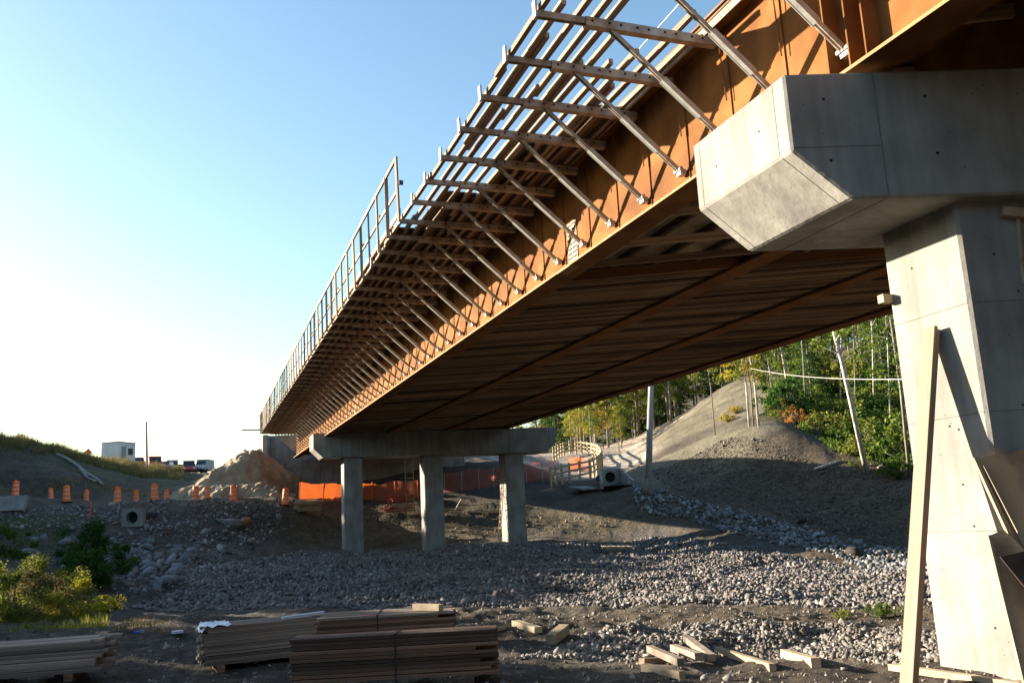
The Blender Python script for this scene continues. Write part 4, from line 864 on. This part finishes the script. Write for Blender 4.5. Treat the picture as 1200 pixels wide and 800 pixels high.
def vehicle(px,py,d,col,label,kind='car',rot=0,name='parked_car'):
    p=on(px,py,d); M['paint_%s'%col[0]]=M.get('paint_%s'%col[0]) or mat('paint_'+col[0],col[1],tuple(x_*.9 for x_ in col[1]),3,.25,0)
    pm='paint_%s'%col[0]; t=T(name,label,kind,p,'vehicles parked at the road end'); R=Matrix.Rotation(rot,3,'Z'); L,W_=4.4,1.85
    def X(x_,y_,z_): return p+R@V((x_,y_,z_))
    hb,hr=(1.0,1.85) if kind=='pickup' else ((.95,1.5) if kind=='car' else (1.0,1.95))
    side=[(-L/2,.35),(-L/2,hb*.8),(-L/2+.2,hb-.05),(-L/2+1.0,hb),(L/2-.1,hb),(L/2,hb*.7),(L/2,.35)]
    b=MB(); b.prism([X(-W_/2,y_,z_) for y_,z_ in side],R@V((W_,0,0))); t.mb('body',b,pm,bevel=.07)
    rf={'car':[(-.95,hb),(-.3,hr),(1.1,hr),(1.8,hb)],'pickup':[(-.9,hb),(-.45,hr),(.7,hr),(.85,hb)],'van':[(-1.5,hb),(-.9,hr),(2.1,hr),(2.15,hb)]}[kind]
    b=MB(); b.prism([X(-W_/2+.13,y_,z_-.01) for y_,z_ in rf],R@V((W_-.26,0,0))); t.mb('cabin_glass' if kind!='van' else 'upper_body',b,'glass' if kind!='van' else pm,bevel=.05)
    if kind=='van': t.box('windscreen',X(0,-1.24,1.5),(1.35,.04,.62),'glass',R@Matrix.Rotation(-.55,3,'X'))
    b=MB(); b.prism([X(-W_/2+.12,y_,z_) for y_,z_ in ((rf[1][0],hr-.03),(rf[1][0],hr+.04),(rf[2][0],hr+.04),(rf[2][0],hr-.03))],R@V((W_-.24,0,0))); t.mb('roof',b,pm)
    for sy in (-1.35,1.35):
        for sx in (-1,1): b=MB(); b.tube([X(sx*(W_/2-.2),sy,.34),X(sx*(W_/2+.01),sy,.34)],.34,14); t.mb('wheel',b,'tyre')
    for sx in (-1,1): b=MB(); b.box(X(sx*.65,-L/2-.01,.7),(.3,.06,.16),R); t.mb('headlight',b,'white')
    b=MB(); b.box(X(0,-L/2-.01,.48),(1.0,.05,.14),R); t.mb('grille',b,'cmet')
RED=('red',(.42,.04,.03)); BLU=('blue',(.06,.10,.20)); GRY=('grey',(.16,.17,.19)); SIL=('silver',(.33,.35,.38)); DRK=('dark',(.035,.04,.05)); ORG=('orange',(.6,.16,.05))
for a in [(160,549.5,118,ORG,'low orange vehicle nearest the white site trailer','car',.3),(180,552,122,RED,'red vehicle just right of the distant utility pole','van',.2),(193,553,128,BLU,'dark blue car behind the grass right of the red vehicle','car',-.3),(201,555,132,SIL,'silver blue van in the middle of the parked vehicles','van',.1),(210,556,134,GRY,'grey car with roof rack left of the red pickup','car',.05),(221,555,130,RED,'red pickup facing the camera at the road end','pickup',0.05),(231,555,136,DRK,'dark car right behind the red pickup','car',-.2),(239,554,134,SIL,'silver car nearest the earth heap in the parked row','van',-.35)]:
    vehicle(*a)
# silt sock lying over the left slope
pts=[hit(*p)+V((0,0,.12)) for p in ((66,534),(80,540),(92,548),(100,556),(112,562),(120,569))]; b=MB(); b.tube(pts,.14,8); solo('erosion_sock',b,'conc','grey erosion tube snaking down the dark left slope','erosion tube',pts[0],smooth=True)
pts=[hit(*p)+V((0,0,.12)) for p in ((94,551),(103,562),(112,567))]; b=MB(); b.tube(pts,.10,8); solo('erosion_sock',b,'conc','shorter grey erosion tube beside the long one','erosion tube',pts[0],smooth=True)

# ------------------------------------------------------------------ vegetation
def leaves(centres,rad,n_,size,r,flat=1.,cone=None):
    """n_ small leaf quads around clump centres"""
    cs=np.array(centres); k=r.integers(0,len(cs),n_); d=r.normal(size=(n_,3)); d/=np.linalg.norm(d,axis=1,keepdims=True)
    rr_=np.array(rad)[k]*(r.random(n_)**.5)*np.where(r.random(n_)<.12,r.uniform(1,1.7,n_),1); p=cs[k]+d*rr_[:,None]*np.array([1,1,flat])
    nn=r.normal(size=(n_,3))+d*.8+np.array([0,0,.5]); nn/=np.linalg.norm(nn,axis=1,keepdims=True); u=np.cross(nn,r.normal(size=(n_,3))); u/=np.linalg.norm(u,axis=1,keepdims=True); v=np.cross(nn,u)
    s=size*r.uniform(.6,1.3,n_)[:,None]
    q=np.stack([p-u*s*.5,p-v*s*.32,p+u*s*.5,p+v*s*.32],1); return q.reshape(-1,3)
def quads(v): return np.arange(len(v)).reshape(-1,4)
def tree_meshes(kind,seed,lm,nl=2600):
    r=np.random.default_rng(seed); rp=random.Random(seed); tb=MB()
    if kind=='con':
        Hh=15; tb.tube([(0,0,-.6),(.05,0,Hh*.5),(0,.05,Hh)],[.20,.13,.03],7); V_=[]
        cs=[];rd=[]
        z=2.2
        while z<Hh:
            R_=(1-z/Hh)**.8*2.6+.15
            for a in range(int(4+R_*2)):
                an_=rp.uniform(0,2*PI); e=rp.uniform(.75,1.1)*R_; 
                for f in (.35,.65,.95): cs.append((math.cos(an_)*e*f,math.sin(an_)*e*f,z-.28*e*f+rp.uniform(-.1,.1))); rd.append(.42*(1.15-f*.5))
                tb.tube([(0,0,z),(math.cos(an_)*e*.9,math.sin(an_)*e*.9,z-.25*e)],[.035,.01],4,False)
            z+=.42
        lv=leaves(cs,rd,int(nl*2.2),.26,r,.55)
    elif kind=='dec':
        Hh=rp.uniform(12,14); b1=rp.uniform(.12,.3)*Hh; tb.tube([(0,0,-.6),(.12,.05,Hh*.4),(.05,-.1,Hh*.75),(.1,0,Hh*.95)],[.17,.13,.08,.02],7); cs=[];rd=[]
        for k in range(22):
            z=b1+(Hh-b1)*(k/22)**.9; an_=k*2.4+rp.uniform(-.4,.4); e=(1.9*math.sin(PI*min(1,(z-b1)/(Hh-b1)*.85+.15)))+.3; c_=(math.cos(an_)*e,math.sin(an_)*e,z+rp.uniform(.2,.9)); tb.tube([(.08,0,z-.5),(c_[0]*.5,c_[1]*.5,z),c_],[.05,.03,.012],5,False)
            cs.append(c_); rd.append(rp.uniform(.55,1.0)); cs.append((c_[0]*.55,c_[1]*.55,c_[2]+.2)); rd.append(rp.uniform(.4,.8))
        lv=leaves(cs,rd,int(nl*1.5),.25,r,.7)
    elif kind=='bare':
        Hh=11; tb.tube([(0,0,-.6),(.1,.0,5),(.35,.1,Hh)],[.13,.10,.03],7); cs=[];rd=[]
        for k in range(9):
            z=5.2+k*.62; an_=k*2.2; c_=(math.cos(an_)*.9,math.sin(an_)*.9,z+.5); tb.tube([(.15,0,z-.3),c_],[.03,.01],4,False); cs.append(c_); rd.append(.6)
        lv=leaves(cs,rd,nl//3,.22,r,.7)
    else: # shrub
        cs=[];rd=[]
        for k in range(34):
            an_=rp.uniform(0,2*PI); e=rp.uniform(.05,1.15); z=rp.uniform(.12,1.15)*(1.3-e*.6)*rp.uniform(.7,1.15); c_=(math.cos(an_)*e,math.sin(an_)*e,z); tb.tube([(0,0,-.2),(c_[0]*.4,c_[1]*.4,z*.5),c_],[.02,.014,.006],4,False); cs.append(c_); rd.append(rp.uniform(.10,.34))
        lv=leaves(cs,rd,nl,.12 if nl<4000 else .065,r,.8)
    return tb,lv
VAR={}
def plant(kind,var,lm,x,y,sc_,name,label,cat,group=None,tm='bark',rot=None,nl=2600,tilt=(0,0),z=None,leafscale=None):
    key=(kind,var,lm,tm,nl)
    if key not in VAR:
        tb,lv=tree_meshes(kind,var*7+len(kind),lm,nl); VAR[key]=(mesh('trunk',tb.v,tb.f,tm,True),npmesh('crown',lv,quads(lv),lm))
    e=bpy.data.objects.new(name,None); COL.objects.link(e); e.location=(x,y,h1(x,y) if z is None else z); e.scale=(sc_,)*3; e.rotation_euler=(tilt[0],tilt[1],random.uniform(0,6.28) if rot is None else rot); tag(e,label,cat,group)
    ob('trunk' if kind!='shrub' else 'stems',VAR[key][0],e); ob('crown' if kind!='shrub' else 'foliage',VAR[key][1],e); return e
# forest on the right hand hillside, rows from near to far
rf=random.Random(5); FT=[]
def forest(pxs,ds,n_,mix,grp,sca,ylist=None):
    for i in range(n_):
        d=rf.uniform(*ds); px=rf.uniform(*pxs); r_=ray(px,480); k=d; X_,Y_=r_[0]*k,r_[1]*k
        if any((X_-a)**2+(Y_-b_)**2<(1.5)**2 for a,b_ in FT): continue
        FT.append((X_,Y_)); kd,lm,tm,lab=rf.choice(mix); zt_=grp[2][min(len(grp[2])-1,int((px-pxs[0])/(pxs[1]-pxs[0])*len(grp[2])))]; plant(kd,rf.randint(1,3),lm,X_,Y_,rf.uniform(*sca),{'con':'conifer_tree','dec':'broadleaf_tree','bare':'birch_tree'}[kd],lab+' '+grp[0]+' '+zt_,'tree',grp[1]+' '+zt_+', '+lab,tm)
LW={'lf_green':'green','lf_yg':'yellow-green','lf_dark':'dark green','lf_org':'orange','lf_yel':'yellow'}
mixA=[('con','lf_dark','bark','dark green conifer'),('con','lf_dark','bark','dark green conifer'),('dec','lf_green','bark','green broadleaf tree'),('dec','lf_yg','bark','yellow-green broadleaf tree'),('bare','lf_yg','birch','pale stemmed thin-crowned tree')]
mixB=[('dec','lf_yel','bark','yellow autumn tree'),('dec','lf_yg','bark','yellow-green broadleaf tree'),('dec','lf_green','bark','green broadleaf tree'),('con','lf_dark','bark','dark green conifer'),('bare','lf_org','birch','pale stemmed tree with orange leaves')]
forest((660,800),(114,128),22,mixB,('at the path end','trees beyond the path',('above the timber fence','left of the utility pole','right of the utility pole')),(.75,1.2))
forest((600,860),(128,160),34,mixA,('deep in the wood','trees deep in the wood',('behind the far pier cap','behind the timber fence','behind the utility pole','behind the bare slope')),(1.0,1.5))
forest((760,960),(112,135),26,mixA,('behind the bare slope','trees behind the bare slope',('near the utility pole','at the lone sapling','behind the slender trio','right of the slender trio')),(.7,1.15))
forest((930,1110),(72,84),15,mixA,('low on the wooded hillside','trees low on the hillside',('near the slender trio','round the leaning trunk','beside the near column')),(.5,.8))
forest((930,1130),(84,104),28,mixA+mixB,('high on the wooded hillside','trees high on the hillside',('behind the slender trio','behind the leaning trunk','behind the near column')),(.6,.95))
forest((900,1140),(104,135),34,mixA,('at the hilltop','trees at the hilltop',('behind the slender trio','behind the birch crossed by the cable','behind the leaning trunk','behind the near column')),(.8,1.2))
# named trees that stand out
forest((640,800),(108,116),14,[('dec','lf_yg','bark','low yellow-green tree'),('dec','lf_green','bark','low green tree'),('dec','lf_yel','bark','low yellow tree')],('fringing the gravel path','trees fringing the path',('above the timber fence','beside the utility pole','at the slope foot')),(.35,.6))
def stand(px,py,d,label,kd,var,lm,tm,s,tilt=(0,0),nl=2600):
    p=hit(px,py) if d is None else V(atd(px,py,d)); return plant(kd,var,lm,p.x,p.y,s,'tree',label,'tree',None,tm,0.,nl,tilt,h1(p.x,p.y))
p=hit(886,500)
def slim(px,py,top,r0,label,m='birch',lm=None,d=None):
    p=hit(px,py); dd=V(p).dot(V(CF)); q=V(atd(*top,dd)); t=T('slender_tree',label,'tree',p); ext=p+(q-p)*1.6; md=p.lerp(ext,.5)+V((.15,0,0)); b=MB(); b.tube([p-V((0,0,.3)),md,ext],[r0,r0*.8,r0*.4],8)
    rp=random.Random(px); cs=[];rd=[]
    for k in range(10):
        f=.5+.05*k; a=p.lerp(ext,f); an_=k*2.3; c_=a+V((math.cos(an_)*1.1,math.sin(an_)*.9,.6)); b.tube([a,c_],[r0*.25,.01],4,False); cs.append(tuple(c_)); rd.append(.7)
    t.mb('trunk',b,m,True)
    if lm: lv=leaves([tuple(c_) for c_ in cs],rd,1100,.2,np.random.default_rng(px),.7)-np.array(t.loc[:]); ob('crown',npmesh('crown',lv,quads(lv),lm),t.o)
slim(878,500,(871,440),.085,'left stem of the slender trio at the crest of the near bank','birch','lf_yel'); slim(883,499,(876,440),.07,'dark middle stem of the slender trio on the near bank','bark'); slim(889,499,(881,440),.085,'right stem of the slender trio at the crest of the near bank','birch','lf_yg')
slim(1016,553,(977,395),.16,'leaning bare trunk rising from the top of the dark bank','birch','lf_green'); slim(925,462,(914,408),.16,'pale trunk behind the shrubs right of the slender trio','birch','lf_green'); slim(960,440,(955,395),.15,'white birch trunk crossed by the white cable','birch','lf_yg')
slim(1066,560,(1050,430),.10,'thin dark trunk close beside the near column','bark','lf_green'); slim(838,510,(829,438),.055,'thin lone sapling on the bare slope left of the slender trio','bark','lf_yg'); slim(1035,440,(1022,380),.13,'pale twin trunk high on the hillside beside the near column','birch','lf_green')
for i_,(bx,by,tx,ty,lb) in enumerate(((905,470,899,425,'first bare pole-thin tree right of the slender trio'),(944,478,938,400,'thin pale tree between the birch and the slender trio'),(985,470,984,385,'thin upright tree just right of the leaning trunk top'),(1003,500,998,385,'slender grey tree right of the leaning trunk'),(1024,490,1020,380,'slender grey tree half way from the leaning trunk to the column'),(996,430,990,380,'small far tree above the leaning trunk'),(1044,520,1037,380,'dark slender tree close left of the near column'))): slim(bx,by,(tx,ty),.055+.02*(i_%3),lb,('birch','bark')[i_%2],('lf_green',None,'lf_dark')[i_%3])
slim(1048,450,(1030,370),.12,'pale trunk leaning beside the twin trunk near the column','birch')
for (a,b_,rr_,lb) in (((962,551),(986,541),.10,'short pale log on the dark bank left of the leaning trunk'),((955,553),(985,556),.09,'bleached log lying at the foot of the dark hollow'),((1030,553),(1062,533),.09,'long bare pale log slanting beside the near column')):
    p=hit(*a); q=hit(*b_); q.z=p.z+abs(q.z-p.z)*.5+.2; b=MB(); b.tube([p+V((0,0,.15)),q+V((0,0,.15))],[rr_,rr_*.7],8); solo('fallen_log',b,'birch',lb,'log',p,smooth=True)
# shrubs on the right hillside
for i in range(110):
    px=rf.uniform(905,1075); py=rf.uniform(440,552); 
    if py>500+ (px-905)*.32: continue
    if px<915 and py>495: continue
    zt_=('just right of the slender trio','above the dark hollow','left of the leaning trunk','right of the leaning trunk')[min(3,int((px-905)/42))]; p=hit(px,py); lm=rf.choice(['lf_dark','lf_green','lf_green','lf_yg','lf_dark','lf_yg','lf_green','lf_org' if i%3==0 else 'lf_yg']); plant('shrub',rf.randint(1,4),lm,p.x,p.y,rf.uniform(1.0,2.3)*(.45 if lm=='lf_org' else 1),'shrub',{'lf_green':'green','lf_yg':'yellow-green','lf_dark':'dark green','lf_org':'orange leaved','lf_yel':'yellow'}[lm]+' bush in the hillside thicket '+zt_,'shrub',LW[lm]+' bushes of the hillside thicket '+zt_,'bark',None,1500)
for (px,py,s,lm,lb) in ((1048,562,1.15,'lf_green','round bright green bush at the top of the dark bank by the column'),(852,495,.8,'lf_yel','low yellow bush on the bank crest left of the slender trio'),(862,485,.7,'lf_yel','small yellow bush above the bank crest'),(1032,724,.26,'lf_green','low green weeds at the cobble edge by the leaning planks'),(988,727,.18,'lf_yg','small tuft of green weeds on the dirt lip')):
    p=hit(px,py); plant('shrub',2,lm,p.x,p.y,s,'shrub',lb,'shrub',None,'bark',None,1500)
# shrubs at left, lit by the low sun
def at_d(px,py,d): p=V(atd(px,py,d)); return p.x,p.y
SH=[(14,736,23.5,1.0,'lf_yg','yellow-green bush at the picture edge in the sunlit clump'),(50,735,24.5,.95,'lf_dry','straw coloured bush in the middle of the sunlit clump'),(94,733,24.0,.85,'lf_yel','bright yellow-green leafy bush at the right end of the sunlit clump'),(38,712,28,1.25,'lf_yg','taller light green bush rising behind the sunlit clump'),(72,710,29,1.05,'lf_yg','light green bush behind the right part of the sunlit clump'),(108,695,33,1.25,'lf_dark','dark shaded bush right of the sunlit clump'),(108,668,38,1.4,'lf_dark','dark shaded bush below the square culvert'),(4,655,38,1.1,'lf_green','green bush on the dark slope at the picture edge'),(-12,728,25,1.1,'lf_yg','bush cut by the picture edge beside the clump'),(70,735,23.5,.6,'lf_yg','low bush in front gap of the sunlit clump'),(30,720,26,.9,'lf_dry','straw coloured bush behind the picture edge bush'),(118,728,26,.5,'lf_green','small green bush at the dark end of the sunlit clump')]
for (px,py,d,s,lm,lb) in SH:
    x_,y_=at_d(px,py,d); plant('shrub',random.randint(1,4),lm,x_,y_,s,'shrub',lb,'shrub',None,'bark',None,9000)
# grass as stuff
def grass(P,n_,hgt,m,label,seed,wd=.02,name='grass',thr=-.12):
    r=np.random.default_rng(seed); x,y=scatter(P,n_,r); nz_=vn(x/1.3+seed,y/1.3)+.5*vn(x/.4,y/.4); k_=nz_>thr; x,y=x[k_],y[k_]; z=H(x,y); n2=len(x); a=r.uniform(0,2*PI,n2); hh=hgt*r.uniform(.3,1.2,n2)*(.45+1.1*np.clip(nz_[k_]-thr,0,.8)); lx=r.normal(size=n2)*.25*hh; ly=r.normal(size=n2)*.25*hh; w2=wd*r.uniform(.6,1.4,n2)
    v=np.stack([np.stack([x-np.cos(a)*w2,y-np.sin(a)*w2,z-.03],1),np.stack([x+np.cos(a)*w2,y+np.sin(a)*w2,z-.03],1),np.stack([x+lx,y+ly,z+hh],1)],1).reshape(-1,3)
    o=ob(name,npmesh(name,v,np.arange(len(v)).reshape(-1,3),m)); tag(o,label,'grass',kind='stuff')
def wp(*p): return [V((a,b_,0)) for a,b_ in p]
hp=[V(atd(*p)) for p in ((-60,505,70),(0,520,74),(60,530,78),(110,545,82),(170,558,84),(214,568,90),(214,560,108),(150,545,100),(60,520,95),(-60,500,92))]
grass(hp,60000,1.0,'lf_dry','tall dry grass along the crest of the left hill',4,.03)
grass(hp,5000,.35,'lf_green','short green grass mixed over the left hill crest',5,.03)
grass(poly([(0,738),(0,700),(60,690),(120,700),(128,735),(60,740)]),9000,.34,'lf_yg','long grass growing through the sunlit shrub clump',6,.014)
grass(poly([(130,738),(150,722),(195,728),(200,740),(160,742)]),700,.14,'lf_dry','dry weeds catching light right of the shrub clump',8,.012)
grass(poly([(0,600),(70,600),(130,615),(100,650),(0,660)]),4000,.18,'lf_green','dark grass on the shaded left slope',7,.02)
grass(poly([(915,440),(1070,420),(1075,552),(1000,548),(940,505)]),26000,.5,'lf_green','undergrowth on the wooded hillside',9,.05,'undergrowth')
grass(poly([(620,600),(745,600),(740,622),(640,622)]),2200,.10,'lf_dry','sparse weeds on the sunlit dirt right of the pier',10,.015,thr=.08)
grass(poly([(975,722),(1060,714),(1062,722),(990,728)]),900,.12,'lf_green','weeds on the dirt lip near the leaning planks',12,.01)
hf=poly([(0,560),(60,545),(130,562),(190,572),(190,583),(100,583),(0,583)]); grass(hf,5000,.35,'lf_dry','sparse withered grass on the dark face of the left hill',14,.03,thr=.1)
# wooded bank outside the left edge of the view: it throws the morning shade
for i in range(30):
    y_=8+i*2.4+rf.uniform(-.6,.6); x_=-21+rf.uniform(-1.5,1.5); g=h1(x_,y_)
    Yr=y_; top=6.5+(Yr-30)*.045; s=max(.3,(top-g)/12.0)
    gap=35<y_<47
    k=rf.randint(1,3)
    if gap:
        for q in range(4): plant('bare',rf.randint(1,3),'lf_green',x_-q*.9,y_+q*.55,(top+.5-g)/11,'tree','green tree on the bank beyond the left edge of the picture','tree','trees on the left bank','bark',None,9900)
    else:
        plant('con',k,'lf_dark',x_,y_,(top+.5-g)/14.5,'conifer_tree','dark conifer on the bank beyond the left edge of the picture','tree','conifers on the left bank','bark',None,4200)
        plant('shrub',k,'lf_green',x_+1,y_+.8,3.0,'shrub','large bush on the bank beyond the left edge of the picture','shrub','bushes on the left bank','bark',None,3200)
